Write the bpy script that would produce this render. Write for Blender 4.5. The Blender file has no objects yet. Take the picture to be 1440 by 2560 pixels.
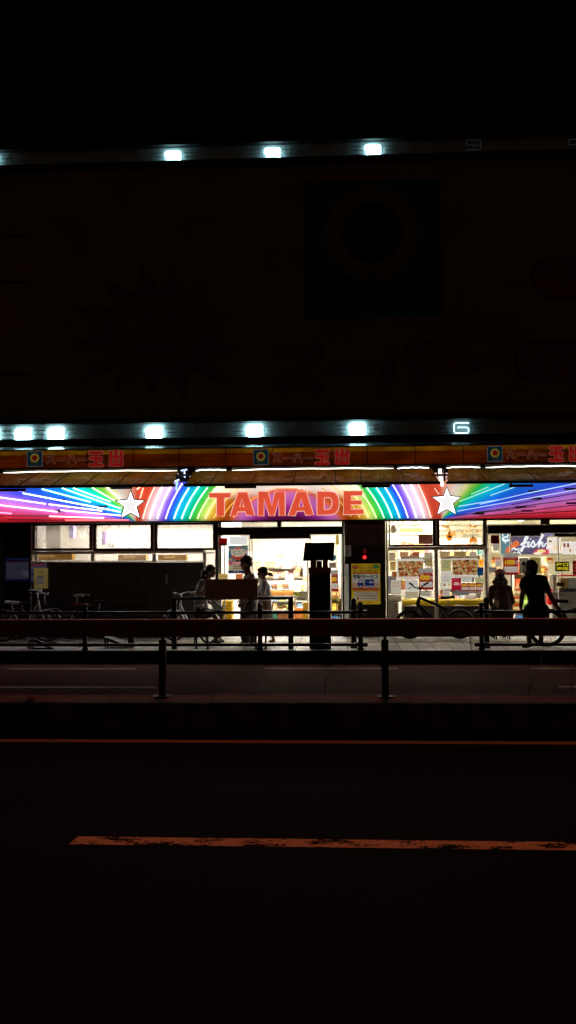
import bpy, bmesh, math, random
from mathutils import Vector, Matrix, Euler
random.seed(11)
sc = bpy.context.scene
COL = sc.collection
PI = math.pi

# ------------------------------------------------------------------ camera geometry (35 mm lens, portrait frame)
F, CX, CY = 2533.0, 720.0, 1280.0
CAM = Vector((0.0, 0.0, 1.7))
YAW, PITCH, ROLL = math.radians(3.3), math.radians(2.83), math.radians(-0.32)
ROT = Matrix.Rotation(YAW, 3, 'Z') @ Matrix.Rotation(PI/2 + PITCH, 3, 'X') @ Matrix.Rotation(ROLL, 3, 'Z')

def ray(px, py):
    return ROT @ Vector(((px-CX)/F, -(py-CY)/F, -1.0))
def at(px, py, Y):
    "point of the vertical plane at distance Y that the photograph shows at px, py"
    d = ray(px, py)
    return CAM + d*(Y/d.y)
def onz(px, py, z):
    d = ray(px, py)
    return CAM + d*((z-CAM.z)/d.z)
def rect(x0, y0, x1, y1, Y):
    a, b, c, d = at(x0, y0, Y), at(x1, y0, Y), at(x0, y1, Y), at(x1, y1, Y)
    return ((a.x+c.x)/2, (b.x+d.x)/2, (c.z+d.z)/2, (a.z+b.z)/2)      # X0 X1 Z0 Z1

def lin(c):
    return tuple(((v/255)/12.92 if v/255 <= .04045 else ((v/255+.055)/1.055)**2.4) for v in c)

# ------------------------------------------------------------------ materials
MATS = {}
def newmat(name):
    m = bpy.data.materials.new(name); m.use_nodes = True
    nt = m.node_tree; nt.nodes.clear()
    out = nt.nodes.new('ShaderNodeOutputMaterial')
    return m, nt, out
def pm(name, col, rough=.6, metal=0.0, var=.25, scale=6.0, emit=0.0, bump=0.0, spec=.4, stretch=(1,1,1), ecol=None):
    "principled surface with uneven colour and roughness"
    if name in MATS: return MATS[name]
    m, nt, out = newmat(name)
    N, L = nt.nodes.new, nt.links.new
    b = N('ShaderNodeBsdfPrincipled')
    tc = N('ShaderNodeTexCoord'); mp = N('ShaderNodeMapping'); mp.inputs['Scale'].default_value = stretch
    no = N('ShaderNodeTexNoise'); no.inputs['Scale'].default_value = scale; no.inputs['Detail'].default_value = 6
    L(tc.outputs['Object'], mp.inputs['Vector']); L(mp.outputs['Vector'], no.inputs['Vector'])
    cr = N('ShaderNodeValToRGB')
    cr.color_ramp.elements[0].position = .3; cr.color_ramp.elements[1].position = .72
    cr.color_ramp.elements[0].color = (*[c*(1-var) for c in col], 1)
    cr.color_ramp.elements[1].color = (*[min(1, c*(1+var*.6)) for c in col], 1)
    L(no.outputs['Fac'], cr.inputs['Fac']); L(cr.outputs['Color'], b.inputs['Base Color'])
    mr = N('ShaderNodeMapRange'); mr.inputs['To Min'].default_value = max(0, rough-.12); mr.inputs['To Max'].default_value = min(1, rough+.12)
    L(no.outputs['Fac'], mr.inputs['Value']); L(mr.outputs['Result'], b.inputs['Roughness'])
    b.inputs['Metallic'].default_value = metal
    b.inputs['Specular IOR Level'].default_value = spec
    if emit:
        if ecol is None: L(cr.outputs['Color'], b.inputs['Emission Color'])
        else: b.inputs['Emission Color'].default_value = (*ecol, 1)
        b.inputs['Emission Strength'].default_value = emit
    if bump:
        bp = N('ShaderNodeBump'); bp.inputs['Strength'].default_value = bump; bp.inputs['Distance'].default_value = .01
        n2 = N('ShaderNodeTexNoise'); n2.inputs['Scale'].default_value = scale*8; n2.inputs['Detail'].default_value = 4
        L(tc.outputs['Object'], n2.inputs['Vector'])
        L(n2.outputs['Fac'], bp.inputs['Height']); L(bp.outputs['Normal'], b.inputs['Normal'])
    L(b.outputs[0], out.inputs['Surface'])
    MATS[name] = m
    return m
def glow(name, col, strength):
    if name in MATS: return MATS[name]
    m, nt, out = newmat(name)
    e = nt.nodes.new('ShaderNodeEmission'); e.inputs[0].default_value = (*col, 1); e.inputs[1].default_value = strength
    nt.links.new(e.outputs[0], out.inputs['Surface'])
    MATS[name] = m
    return m
def paper(rgb, e=.35):
    "printed paper or film; its own glow stands in for light on or through it"
    k = 'print_%d_%d_%d_%d' % (*rgb, int(e*100))
    return pm(k, lin(rgb), .7, var=.10, scale=9, emit=e, spec=.1)
def fabric(name, col, trans, mix=.6, gloss=.0, scale=3.0, stretch=(1,1,1), var=.35):
    "thin fabric that lets part of the light behind it through"
    if name in MATS: return MATS[name]
    m, nt, out = newmat(name); N, L = nt.nodes.new, nt.links.new
    d = N('ShaderNodeBsdfDiffuse'); t = N('ShaderNodeBsdfTranslucent'); mx = N('ShaderNodeMixShader'); mx.inputs[0].default_value = mix
    tc = N('ShaderNodeTexCoord'); mp = N('ShaderNodeMapping'); mp.inputs['Scale'].default_value = stretch
    no = N('ShaderNodeTexNoise'); no.inputs['Scale'].default_value = scale; no.inputs['Detail'].default_value = 5
    L(tc.outputs['Object'], mp.inputs[0]); L(mp.outputs[0], no.inputs['Vector'])
    for sh, c in ((d, col), (t, trans)):
        cr = N('ShaderNodeValToRGB'); cr.color_ramp.elements[0].position = .3; cr.color_ramp.elements[1].position = .75
        cr.color_ramp.elements[0].color = (*[x*(1-var) for x in c], 1); cr.color_ramp.elements[1].color = (*[min(1, x*(1+var)) for x in c], 1)
        L(no.outputs['Fac'], cr.inputs[0]); L(cr.outputs[0], sh.inputs[0])
    L(d.outputs[0], mx.inputs[1]); L(t.outputs[0], mx.inputs[2])
    if gloss:
        g = N('ShaderNodeBsdfGlossy'); g.inputs['Roughness'].default_value = .28; m2 = N('ShaderNodeMixShader'); m2.inputs[0].default_value = gloss
        n3 = N('ShaderNodeTexNoise'); n3.inputs['Scale'].default_value = 2.2; L(tc.outputs['Object'], n3.inputs['Vector'])
        bp = N('ShaderNodeBump'); bp.inputs['Strength'].default_value = .6; bp.inputs['Distance'].default_value = .25
        L(n3.outputs['Fac'], bp.inputs['Height']); L(bp.outputs[0], g.inputs['Normal'])
        L(mx.outputs[0], m2.inputs[1]); L(g.outputs[0], m2.inputs[2]); L(m2.outputs[0], out.inputs[0])
    else:
        L(mx.outputs[0], out.inputs[0])
    MATS[name] = m
    return m
def glass(name, haze=0.0, streak=0.0, tint=(1,1,1)):
    "thin pane: see-through with a fresnel reflection, and a hazy scattering film where haze > 0"
    if name in MATS: return MATS[name]
    m, nt, out = newmat(name); N, L = nt.nodes.new, nt.links.new
    tr = N('ShaderNodeBsdfTransparent'); tr.inputs[0].default_value = (*tint, 1)
    g = N('ShaderNodeBsdfGlossy'); g.inputs['Roughness'].default_value = .03
    lw = N('ShaderNodeFresnel'); lw.inputs[0].default_value = 1.45
    mx = N('ShaderNodeMixShader'); L(lw.outputs[0], mx.inputs[0]); L(tr.outputs[0], mx.inputs[1]); L(g.outputs[0], mx.inputs[2])
    last = mx
    if haze:
        t = N('ShaderNodeBsdfTranslucent'); t.inputs[0].default_value = (.9, .88, .84, 1)
        tc = N('ShaderNodeTexCoord'); mp = N('ShaderNodeMapping'); mp.inputs['Scale'].default_value = (4, 1, .7)
        no = N('ShaderNodeTexNoise'); no.inputs['Scale'].default_value = 2.5; no.inputs['Detail'].default_value = 7
        L(tc.outputs['Object'], mp.inputs[0]); L(mp.outputs[0], no.inputs['Vector'])
        mr = N('ShaderNodeMapRange'); mr.inputs['From Min'].default_value = .3; mr.inputs['From Max'].default_value = .7
        mr.inputs['To Min'].default_value = max(0, haze-streak); mr.inputs['To Max'].default_value = min(1, haze+streak)
        L(no.outputs['Fac'], mr.inputs['Value'])
        m2 = N('ShaderNodeMixShader'); L(mr.outputs[0], m2.inputs[0]); L(mx.outputs[0], m2.inputs[1]); L(t.outputs[0], m2.inputs[2]); last = m2
    L(last.outputs[0], out.inputs[0])
    MATS[name] = m
    return m

# ------------------------------------------------------------------ mesh builder
TXT = {}
def text_geo(s, bold):
    k = (s, bold)
    if k in TXT: return TXT[k]
    cu = bpy.data.curves.new('txt', 'FONT'); cu.body = s; cu.size = 1; cu.offset = bold; cu.resolution_u = 3
    o = bpy.data.objects.new('txt', cu); COL.objects.link(o)
    dg = bpy.context.evaluated_depsgraph_get(); me = o.evaluated_get(dg).to_mesh()
    v = [(p.co.x, p.co.y) for p in me.vertices]; f = [tuple(p.vertices) for p in me.polygons]
    o.evaluated_get(dg).to_mesh_clear(); bpy.data.objects.remove(o); bpy.data.curves.remove(cu)
    if v:
        x0 = min(p[0] for p in v); x1 = max(p[0] for p in v); y0 = min(p[1] for p in v); y1 = max(p[1] for p in v)
        v = [((p[0]-x0)/max(x1-x0, 1e-6), (p[1]-y0)/max(y1-y0, 1e-6)) for p in v]
    TXT[k] = (v, f)
    return TXT[k]
def fill_geo(loops):
    "triangulated 2-D outline with holes"
    cu = bpy.data.curves.new('fill', 'CURVE'); cu.dimensions = '2D'; cu.fill_mode = 'BOTH'
    for lp in loops:
        sp = cu.splines.new('POLY'); sp.points.add(len(lp)-1); sp.use_cyclic_u = True
        for p, q in zip(sp.points, lp): p.co = (q[0], q[1], 0, 1)
    o = bpy.data.objects.new('fill', cu); COL.objects.link(o)
    dg = bpy.context.evaluated_depsgraph_get(); me = o.evaluated_get(dg).to_mesh()
    v = [(p.co.x, p.co.y) for p in me.vertices]; f = [tuple(p.vertices) for p in me.polygons]
    o.evaluated_get(dg).to_mesh_clear(); bpy.data.objects.remove(o); bpy.data.curves.remove(cu)
    return v, f

class MB:
    def __init__(s): s.v = []; s.f = []; s.m = []; s.sm = []; s.col = None
    def add(s, vs, fs, m=0, smooth=False):
        b = len(s.v); s.v += [Vector(p) for p in vs]
        for f in fs: s.f.append(tuple(b+i for i in f)); s.m.append(m); s.sm.append(smooth)
        return s
    def box(s, x0, x1, y0, y1, z0, z1, m=0):
        x0, x1 = min(x0, x1), max(x0, x1); y0, y1 = min(y0, y1), max(y0, y1); z0, z1 = min(z0, z1), max(z0, z1)
        v = [(x0,y0,z0),(x1,y0,z0),(x1,y1,z0),(x0,y1,z0),(x0,y0,z1),(x1,y0,z1),(x1,y1,z1),(x0,y1,z1)]
        return s.add(v, [(0,3,2,1),(4,5,6,7),(0,1,5,4),(1,2,6,5),(2,3,7,6),(3,0,4,7)], m)
    def pbox(s, px0, py0, px1, py1, Y0, Y1, m=0):
        "box whose front at Y0 covers the given part of the photograph"
        X0, X1, Z0, Z1 = rect(px0, py0, px1, py1, Y0)
        return s.box(X0, X1, Y0, Y1, Z0, Z1, m)
    def prism(s, pts, y0, y1, m=0):
        n = len(pts); v = [(p[0], y0, p[1]) for p in pts]+[(p[0], y1, p[1]) for p in pts]
        return s.add(v, [tuple(range(n)), tuple(range(2*n-1, n-1, -1))]+[(i, i+n, (i+1) % n+n, (i+1) % n) for i in range(n)], m)
    def quad(s, pts, m=0): return s.add(pts, [tuple(range(len(pts)))], m)
    def tube(s, pts, r, seg=8, m=0, closed=False, smooth=True):
        pts = [Vector(p) for p in pts]; n = len(pts)
        rs = r if isinstance(r, (list, tuple)) else [r]*n
        vs = []; up = None
        for i, p in enumerate(pts):
            a = pts[(i-1) % n] if (closed or i > 0) else p
            b = pts[(i+1) % n] if (closed or i < n-1) else p
            t = (b-a)
            t = t.normalized() if t.length > 1e-9 else Vector((0,0,1))
            if up is None:
                up = Vector((0,0,1)) if abs(t.z) < .9 else Vector((1,0,0))
            u = (up - t*up.dot(t))
            if u.length < 1e-4: u = Vector((1,0,0)) - t*t.x
            u.normalize(); w = t.cross(u); up = u
            for k in range(seg):
                an = 2*PI*k/seg
                vs.append(p + (u*math.cos(an)+w*math.sin(an))*rs[i])
        fs = []
        for i in range(n if closed else n-1):
            j = (i+1) % n
            for k in range(seg):
                k2 = (k+1) % seg
                fs.append((i*seg+k, i*seg+k2, j*seg+k2, j*seg+k))
        b = len(s.v); s.add(vs, fs, m, smooth)
        if not closed:
            s.f.append(tuple(b+k for k in range(seg-1, -1, -1))); s.m.append(m); s.sm.append(False)
            s.f.append(tuple(b+(n-1)*seg+k for k in range(seg))); s.m.append(m); s.sm.append(False)
        return s
    def cyl(s, c, r, h, seg=20, m=0, r2=None, axis='z'):
        c = Vector(c); d = {'x': Vector((1,0,0)), 'y': Vector((0,1,0)), 'z': Vector((0,0,1))}[axis]
        return s.tube([c, c+d*h], [r, r if r2 is None else r2], seg, m)
    def lathe(s, c, prof, seg=16, m=0):
        n = len(prof); vs = []
        for r, z in prof:
            for k in range(seg): vs.append((c[0]+r*math.cos(2*PI*k/seg), c[1]+r*math.sin(2*PI*k/seg), c[2]+z))
        fs = [(i*seg+k, i*seg+(k+1) % seg, (i+1)*seg+(k+1) % seg, (i+1)*seg+k) for i in range(n-1) for k in range(seg)]
        fs += [tuple(range(seg-1, -1, -1)), tuple((n-1)*seg+k for k in range(seg))]
        return s.add(vs, fs, m, True)
    def ell(s, c, rx, ry=None, rz=None, m=0, seg=14, rot=None):
        ry = rx if ry is None else ry; rz = rx if rz is None else rz
        c = Vector(c); vs = []; rings = seg//2
        for i in range(1, rings):
            th = PI*i/rings
            for k in range(seg):
                ph = 2*PI*k/seg
                vs.append(Vector((rx*math.sin(th)*math.cos(ph), ry*math.sin(th)*math.sin(ph), rz*math.cos(th))))
        vs += [Vector((0,0,rz)), Vector((0,0,-rz))]
        if rot is not None: vs = [rot @ p for p in vs]
        vs = [c+p for p in vs]; T = len(vs)-2; fs = []
        for i in range(rings-2):
            for k in range(seg): fs.append((i*seg+k, (i+1)*seg+k, (i+1)*seg+(k+1) % seg, i*seg+(k+1) % seg))
        for k in range(seg):
            fs.append((T, k, (k+1) % seg)); fs.append((T+1, (rings-2)*seg+(k+1) % seg, (rings-2)*seg+k))
        return s.add(vs, fs, m, True)
    def limb(s, pts, rs, m=0, seg=12):
        s.tube(pts, rs, seg, m)
        for p, r in zip(pts, rs): s.ell(p, r, m=m, seg=seg)
        return s
    def text(s, t, X0, X1, Z0, Z1, Y, m=0, bold=.0):
        v, f = text_geo(t, bold)
        return s.add([(X0+p[0]*(X1-X0), Y, Z0+p[1]*(Z1-Z0)) for p in v], f, m)
    def flat(s, loops, Y, m=0, depth=0):
        "filled outline (x, z loops with holes) facing the street, with sides when depth > 0"
        v, f = fill_geo(loops)
        s.add([(p[0], Y, p[1]) for p in v], f, m)
        if depth:
            for lp in loops:
                n = len(lp); s.add([(p[0], Y, p[1]) for p in lp]+[(p[0], Y+depth, p[1]) for p in lp], [(i, (i+1) % n, (i+1) % n+n, i+n) for i in range(n)], m)
        return s
    def build(s, name, mats, parent=None, bevel=0):
        if not isinstance(mats, (list, tuple)): mats = [mats]
        root = parent
        while root is not None and root.parent is not None: root = root.parent
        if root is not None: off = Vector(root.location)
        else:
            xs = [p.x for p in s.v]; ys = [p.y for p in s.v]; zs = [p.z for p in s.v]
            off = Vector(((min(xs)+max(xs))/2, (min(ys)+max(ys))/2, min(zs)))
        me = bpy.data.meshes.new(name)
        me.from_pydata([p-off for p in s.v], [], s.f)
        for m in mats: me.materials.append(m)
        me.polygons.foreach_set('material_index', s.m); me.polygons.foreach_set('use_smooth', s.sm)
        if s.col is not None:
            ca = me.color_attributes.new('paint', 'FLOAT_COLOR', 'POINT')
            for i, c in enumerate(s.col): ca.data[i].color = (*c, 1)
        me.update()
        o = bpy.data.objects.new(name, me); COL.objects.link(o)
        if parent is None: o.location = off
        else: o.parent = parent
        if bevel:
            md = o.modifiers.new('edge', 'BEVEL'); md.width = bevel; md.segments = 2; md.limit_method = 'ANGLE'; md.angle_limit = math.radians(50)
        return o

def tag(o, label=None, cat=None, group=None, kind=None):
    if label: o['label'] = label
    if cat: o['category'] = cat
    if group: o['group'] = group
    if kind: o['kind'] = kind
    return o
def thing(name, label, cat, loc=(0,0,0), group=None):
    o = bpy.data.objects.new(name, None); COL.objects.link(o); o.location = loc; o.empty_display_size = .2
    return tag(o, label, cat, group)
def dup(root, loc, rotz=0.0, label=None, group=None):
    r = root.copy(); COL.objects.link(r); r.location = loc; r.rotation_euler = (0, 0, rotz)
    if label: r['label'] = label
    if group: r['group'] = group
    for ch in list(root.children):
        c = ch.copy(); COL.objects.link(c); c.parent = r
        for g in list(ch.children):
            d = g.copy(); COL.objects.link(d); d.parent = c
    return r

class Panel:
    "flat printed or painted board facing the street; u, v run 0-1 from its top-left corner; every layer lies a little proud of the last"
    def __init__(s, px0, py0, px1, py1, Y, base, th=.01, step=.0009):
        s.X0, s.X1, s.Z0, s.Z1 = rect(px0, py0, px1, py1, Y); s.Y = Y; s.step = step; s.n = 0
        s.mb = MB(); s.mats = []; s.mb.box(s.X0, s.X1, Y, Y+th, s.Z0, s.Z1, s.mi(base))
    def mi(s, m):
        if m not in s.mats: s.mats.append(m)
        return s.mats.index(m)
    def P(s, u, v): return (s.X0+u*(s.X1-s.X0), s.Z1-v*(s.Z1-s.Z0))
    def y(s): s.n += 1; return s.Y-.002-s.n*s.step
    def r(s, u0, v0, u1, v1, m):
        a, b = s.P(u0, v0), s.P(u1, v1); y = s.y()
        s.mb.quad([(a[0],y,b[1]),(b[0],y,b[1]),(b[0],y,a[1]),(a[0],y,a[1])], s.mi(m)); return s
    def poly(s, uv, m):
        y = s.y(); s.mb.flat([[s.P(*p) for p in uv]], y, s.mi(m)); return s
    def disc(s, u, v, ru, rv, m, n=20):
        y = s.y(); s.mb.quad([(s.P(u+ru*math.cos(2*PI*k/n), v)[0], y, s.P(u, v+rv*math.sin(2*PI*k/n))[1]) for k in range(n)], s.mi(m)); return s
    def t(s, txt, u0, v0, u1, v1, m, bold=.0):
        a, b = s.P(u0, v1), s.P(u1, v0); y = s.y()
        s.mb.text(txt, a[0], b[0], a[1], b[1], y, s.mi(m), bold); return s
    def line(s, uvs, w, m):
        "stroke of width w (metres) with round ends, one patch per segment"
        for (a, b) in zip(uvs, uvs[1:]):
            A, B = Vector(s.P(*a)), Vector(s.P(*b)); d = (B-A); an = math.atan2(d.y, d.x); y = s.y()*1.0
            pts = [(A.x+w/2*math.cos(an+PI/2+PI*k/6), A.y+w/2*math.sin(an+PI/2+PI*k/6)) for k in range(7)]+[(B.x+w/2*math.cos(an-PI/2+PI*k/6), B.y+w/2*math.sin(an-PI/2+PI*k/6)) for k in range(7)]
            s.mb.quad([(p[0], y, p[1]) for p in pts], s.mi(m))
        return s
    def done(s, name, label=None, cat=None, group=None, parent=None):
        o = s.mb.build(name, s.mats, parent)
        return tag(o, label, cat, group)

def remesh(mb, voxel, smooth=4):
    "fuse the shapes of a builder into one continuous skin"
    me = bpy.data.meshes.new('fuse'); me.from_pydata(mb.v, [], mb.f); me.update()
    o = bpy.data.objects.new('fuse', me); COL.objects.link(o)
    r = o.modifiers.new('r', 'REMESH'); r.mode = 'VOXEL'; r.voxel_size = voxel
    if smooth:
        q = o.modifiers.new('s', 'SMOOTH'); q.factor = .5; q.iterations = smooth
    dg = bpy.context.evaluated_depsgraph_get(); ev = o.evaluated_get(dg); m2 = ev.to_mesh()
    out = MB(); out.add([v.co.copy() for v in m2.vertices], [tuple(p.vertices) for p in m2.polygons], 0, True)
    ev.to_mesh_clear(); bpy.data.objects.remove(o); bpy.data.meshes.remove(me)
    return out
# ------------------------------------------------------------------ palette
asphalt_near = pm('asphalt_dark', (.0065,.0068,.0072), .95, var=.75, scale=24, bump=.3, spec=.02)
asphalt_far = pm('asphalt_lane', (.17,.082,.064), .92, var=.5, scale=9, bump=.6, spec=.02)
stone = pm('kerb_stone', (.022,.02,.019), .9, var=.4, scale=7, bump=.4, spec=.08)
median_conc = pm('median_concrete', (.085,.05,.036), .9, var=.45, scale=5, bump=.4, spec=.08)
black_metal = pm('black_metal', (.012,.011,.011), .45, .3, var=.3, scale=12)
rail_paint = pm('rail_paint', (.19,.055,.036), .5, 0, var=.45, scale=5, bump=.1)
post_paint = pm('post_paint', (.02,.012,.01), .5, 0, var=.3, scale=6)
frame_dark = pm('frame_dark', (.02,.013,.011), .45, .2, var=.3, scale=9)
frame_red = pm('frame_redbrown', (.05,.012,.010), .4, .2, var=.3, scale=9)
alu = pm('aluminium', (.72,.69,.65), .42, .15, var=.18, scale=14)
soot = pm('soot_black', (.012,.012,.012), .8, var=.4, scale=4)
wall_dark = pm('wall_dark', (.012,.011,.009), .85, var=.4, scale=2, spec=.1)
panel_black = pm('panel_black', (.05,.047,.042), .2, 0, var=.06, scale=1.6, stretch=(9,1,.6), spec=.5)
white_paint = pm('white_paint', (.78,.77,.74), .6, var=.08, scale=5)
cream_wall = pm('cream_wall', (.74,.69,.58), .6, var=.12, scale=3)
clear = glass('clear_glass'); hazy = glass('hazy_glass', .22, .12); hazy2 = glass('hazy_glass_dense', .5, .12)

# ------------------------------------------------------------------ the setting
def sheet(name, x0, x1, y0, y1, z, m, kind='structure'):
    o = MB().quad([(x0,y0,z),(x1,y0,z),(x1,y1,z),(x0,y1,z)]).build(name, m); return tag(o, kind=kind)
sheet('ground', -400, 400, -200, 400, -.03, asphalt_near)
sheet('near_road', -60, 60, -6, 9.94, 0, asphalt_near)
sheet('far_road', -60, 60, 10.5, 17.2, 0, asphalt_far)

def worn_paint(name, col, wear, scale):
    m, nt, out = newmat(name); N, L = nt.nodes.new, nt.links.new
    b = N('ShaderNodeBsdfPrincipled'); b.inputs['Base Color'].default_value = (*col, 1); b.inputs['Roughness'].default_value = .85; b.inputs['Specular IOR Level'].default_value = .1
    t = N('ShaderNodeBsdfTransparent'); mx = N('ShaderNodeMixShader')
    tc = N('ShaderNodeTexCoord'); mp = N('ShaderNodeMapping'); mp.inputs['Scale'].default_value = (1, 1.6, 1)
    n1 = N('ShaderNodeTexNoise'); n1.inputs['Scale'].default_value = scale; n1.inputs['Detail'].default_value = 9; n1.inputs['Roughness'].default_value = .68
    n2 = N('ShaderNodeTexNoise'); n2.inputs['Scale'].default_value = scale*.16; n2.inputs['Detail'].default_value = 2
    L(tc.outputs['Object'], mp.inputs[0]); L(mp.outputs[0], n1.inputs['Vector']); L(mp.outputs[0], n2.inputs['Vector'])
    ad = N('ShaderNodeMath'); ad.operation = 'ADD'; L(n1.outputs['Fac'], ad.inputs[0])
    ml = N('ShaderNodeMath'); ml.operation = 'MULTIPLY'; ml.inputs[1].default_value = .9; L(n2.outputs['Fac'], ml.inputs[0]); L(ml.outputs[0], ad.inputs[1])
    cr = N('ShaderNodeValToRGB'); cr.color_ramp.elements[0].position = wear; cr.color_ramp.elements[1].position = wear+.085
    L(ad.outputs[0], cr.inputs[0]); L(cr.outputs[0], mx.inputs[0]); L(t.outputs[0], mx.inputs[1]); L(b.outputs[0], mx.inputs[2]); L(mx.outputs[0], out.inputs[0])
    return m
dash_paint = worn_paint('worn_lane_paint', (.56,.42,.31), .85, 32)
line_paint = worn_paint('lane_paint', (.85,.56,.44), .60, 14)
edge_paint = worn_paint('edge_line_paint', (.22,.19,.17), .70, 12)
# dashed lane line of the near road, seen worn
a = onz(195, 2091, .004); b = onz(172, 2110.5, .004)
dz = (a.y-b.y)
o = MB().quad([(b.x, b.y, .004), (9, b.y-.05, .004), (9, b.y+dz-.05, .004), (a.x, a.y, .004)]).build('lane_marking', dash_paint); tag(o, kind='structure')
o = MB().quad([(b.x-11, b.y, .004), (b.x-5.5, b.y, .004), (b.x-5.5, b.y+dz, .004), (b.x-11, b.y+dz, .004)]).build('lane_marking', dash_paint); tag(o, kind='structure')
sheet('edge_line_marking', -40, 40, 9.58, 9.76, .004, edge_paint)
for x0, x1, py, w in ((-420, -300, 1672, .13), (18, 340, 1672, .13), (660, 995, 1671, .13), (1327, 1650, 1671, .13), (-600, 392, 1717.5, .15), (1397, 2400, 1717.5, .15)):
    A, B = onz(x0, py, .004), onz(x1, py, .004); y = (A.y+B.y)/2
    sheet('lane_marking', A.x, B.x, y-w/2, y+w/2, .004, line_paint)
# paved sidewalk with kerb
KY, ZS = 17.15, .2
def paving():
    m, nt, out = newmat('sidewalk_tiles'); N, L = nt.nodes.new, nt.links.new
    b = N('ShaderNodeBsdfPrincipled'); b.inputs['Roughness'].default_value = .55; b.inputs['Specular IOR Level'].default_value = .35
    tc = N('ShaderNodeTexCoord')
    br = N('ShaderNodeTexBrick'); br.inputs['Scale'].default_value = 1; br.offset = 0; br.inputs['Brick Width'].default_value = .30; br.inputs['Row Height'].default_value = .60
    br.inputs['Mortar Size'].default_value = .008; br.inputs['Color1'].default_value = (.74,.73,.70,1); br.inputs['Color2'].default_value = (.64,.63,.60,1); br.inputs['Mortar'].default_value = (.10,.09,.08,1)
    L(tc.outputs['Object'], br.inputs['Vector'])
    no = N('ShaderNodeTexNoise'); no.inputs['Scale'].default_value = 2.2; no.inputs['Detail'].default_value = 8; L(tc.outputs['Object'], no.inputs['Vector'])
    cr = N('ShaderNodeValToRGB'); cr.color_ramp.elements[0].color = (.45,.45,.45,1); cr.color_ramp.elements[1].color = (1.05,1.05,1.05,1); cr.color_ramp.elements[0].position = .3; cr.color_ramp.elements[1].position = .7
    L(no.outputs['Fac'], cr.inputs[0])
    mx = N('ShaderNodeMix'); mx.data_type = 'RGBA'; mx.blend_type = 'MULTIPLY'; mx.inputs[0].default_value = 1
    L(br.outputs['Color'], mx.inputs[6]); L(cr.outputs[0], mx.inputs[7]); L(mx.outputs[2], b.inputs['Base Color'])
    bp = N('ShaderNodeBump'); bp.inputs['Strength'].default_value = .4; bp.inputs['Distance'].default_value = .004; L(br.outputs['Fac'], bp.inputs['Height']); bp.invert = True; L(bp.outputs[0], b.inputs['Normal'])
    L(b.outputs[0], out.inputs[0]); return m
o = MB().box(-60, 60, KY+.15, 20.46, -.02, ZS).build('sidewalk', paving()); tag(o, kind='structure')
kb = MB()
for k in range(-28, 28): kb.box(k*.9+.004, k*.9+.896, KY+random.uniform(-.002,.002), KY+.148, -.02, ZS+random.uniform(0,.003))
o = kb.build('kerb', stone, bevel=.012); tag(o, kind='structure')
tact = pm('tactile_paving', (.42,.33,.15), .7, var=.3, scale=5, bump=.5)
sheet('tactile_path', -30, 30, 18.86, 19.16, ZS+.004, tact)
sheet('gutter_path', -40, 40, 16.92, 17.14, .004, pm('gutter', (.09,.085,.08), .8, var=.5, scale=9))
# raised median between the carriageways
mb = MB()
for k in range(-18, 18): mb.box(k*2.0+.61, k*2.0+2.605, 9.94+random.uniform(0,.004), 10.62, -.02, .32+random.uniform(-.003,.003))
mb.box(-36, 36, 9.955, 10.60, -.02, .305)
o = mb.build('median_kerb', median_conc, bevel=.03); tag(o, kind='structure')

# ------------------------------------------------------------------ median guard rail
GY = 10.42
g = thing('guard_rail', 'long dark red-brown guard rail beam on slim posts along the road median', 'guard rail', (0, GY, .32))
z0, z1 = at(720, 1590, GY).z, at(720, 1547, GY).z
bm_ = MB()
for k in range(-5, 5):
    x0, x1 = -2.05+k*4.7, -2.05+(k+1)*4.7
    bm_.prism([(x0+.003, z0), (x1-.003, z0), (x1-.003, z1), (x0+.003, z1)], GY-.045, GY+.045)
bm_.build('beam', rail_paint, g, bevel=.018)
pz = at(720, 1599, GY).z
for px in (-150, 406.5, 962.5, 1520):
    x = at(px, 1650, GY).x
    p = MB(); p.box(x-.036, x+.036, GY-.03, GY+.03, .3, pz)
    po = p.build('post', post_paint, g, bevel=.008)
    bl_ = MB()
    for dx_ in (-.06, .06): bl_.ell((x+dx_, GY-.047, (z0+z1)/2), .011, .008, .011, seg=8)
    bl_.tube([(x-.09, GY-.046, z0+.03), (x+.09, GY-.046, z0+.03)], .004, 5); bl_.build('bolt', pm('bolt_steel', (.12,.08,.07), .4, .5), po)
    c = MB(); c.cyl((x, GY, pz), .014, z0-pz+.02, 10); c.build('stem', black_metal, po)
    c = MB(); c.box(x-.08, x+.08, GY-.075, GY+.075, .318, .334); c.build('base_plate', post_paint, po)

# ------------------------------------------------------------------ building shell
FY = 20.5
XL, XR = -9.5, 8.0
def zc(py, Y=FY): return at(720, py, Y).z
def xc(px, py=1450, Y=FY): return at(px, py, Y).x
B = thing('supermarket_building', 'dark wide supermarket building with brightly lit shopfront at street level', 'building', (0, FY, ZS))
ZT = zc(1300)
w = MB(); w.box(XL, XR, FY, FY+.3, ZT-.02, 14.6); w.build('wall', wall_dark, B)
w = MB(); w.box(XL-.3, XR+.3, FY-.12, FY+.42, 14.6, 14.75); w.build('parapet', wall_dark, B)
w = MB(); w.box(XL, XL+.2, FY+.3, 30, ZS, 14.59); w.box(XR-.2, XR, FY+.3, 30, ZS, 14.59); w.box(XL, XR, 30, 30.2, ZS, 14.59); w.box(XL, XR, 20.81, 30, 14.3, 14.58); w.build('outer_wall', wall_dark, B)
CEIL = 2.86
floor_m = pm('shop_floor', (.62,.58,.5), .25, var=.12, scale=3)
w = MB(); w.box(XL+.2, XR-.2, FY-.04, 30, ZS-.1, ZS+.006); w.build('floor', floor_m, B)
w = MB(); w.box(XL+.2, XR-.2, FY+.31, 30, CEIL, CEIL+.1); w.build('ceiling', white_paint, B)
w = MB(); w.box(XL+.2, XR-.2, 27.6, 27.7, ZS, CEIL); w.build('back_wall', cream_wall, B)
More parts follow.
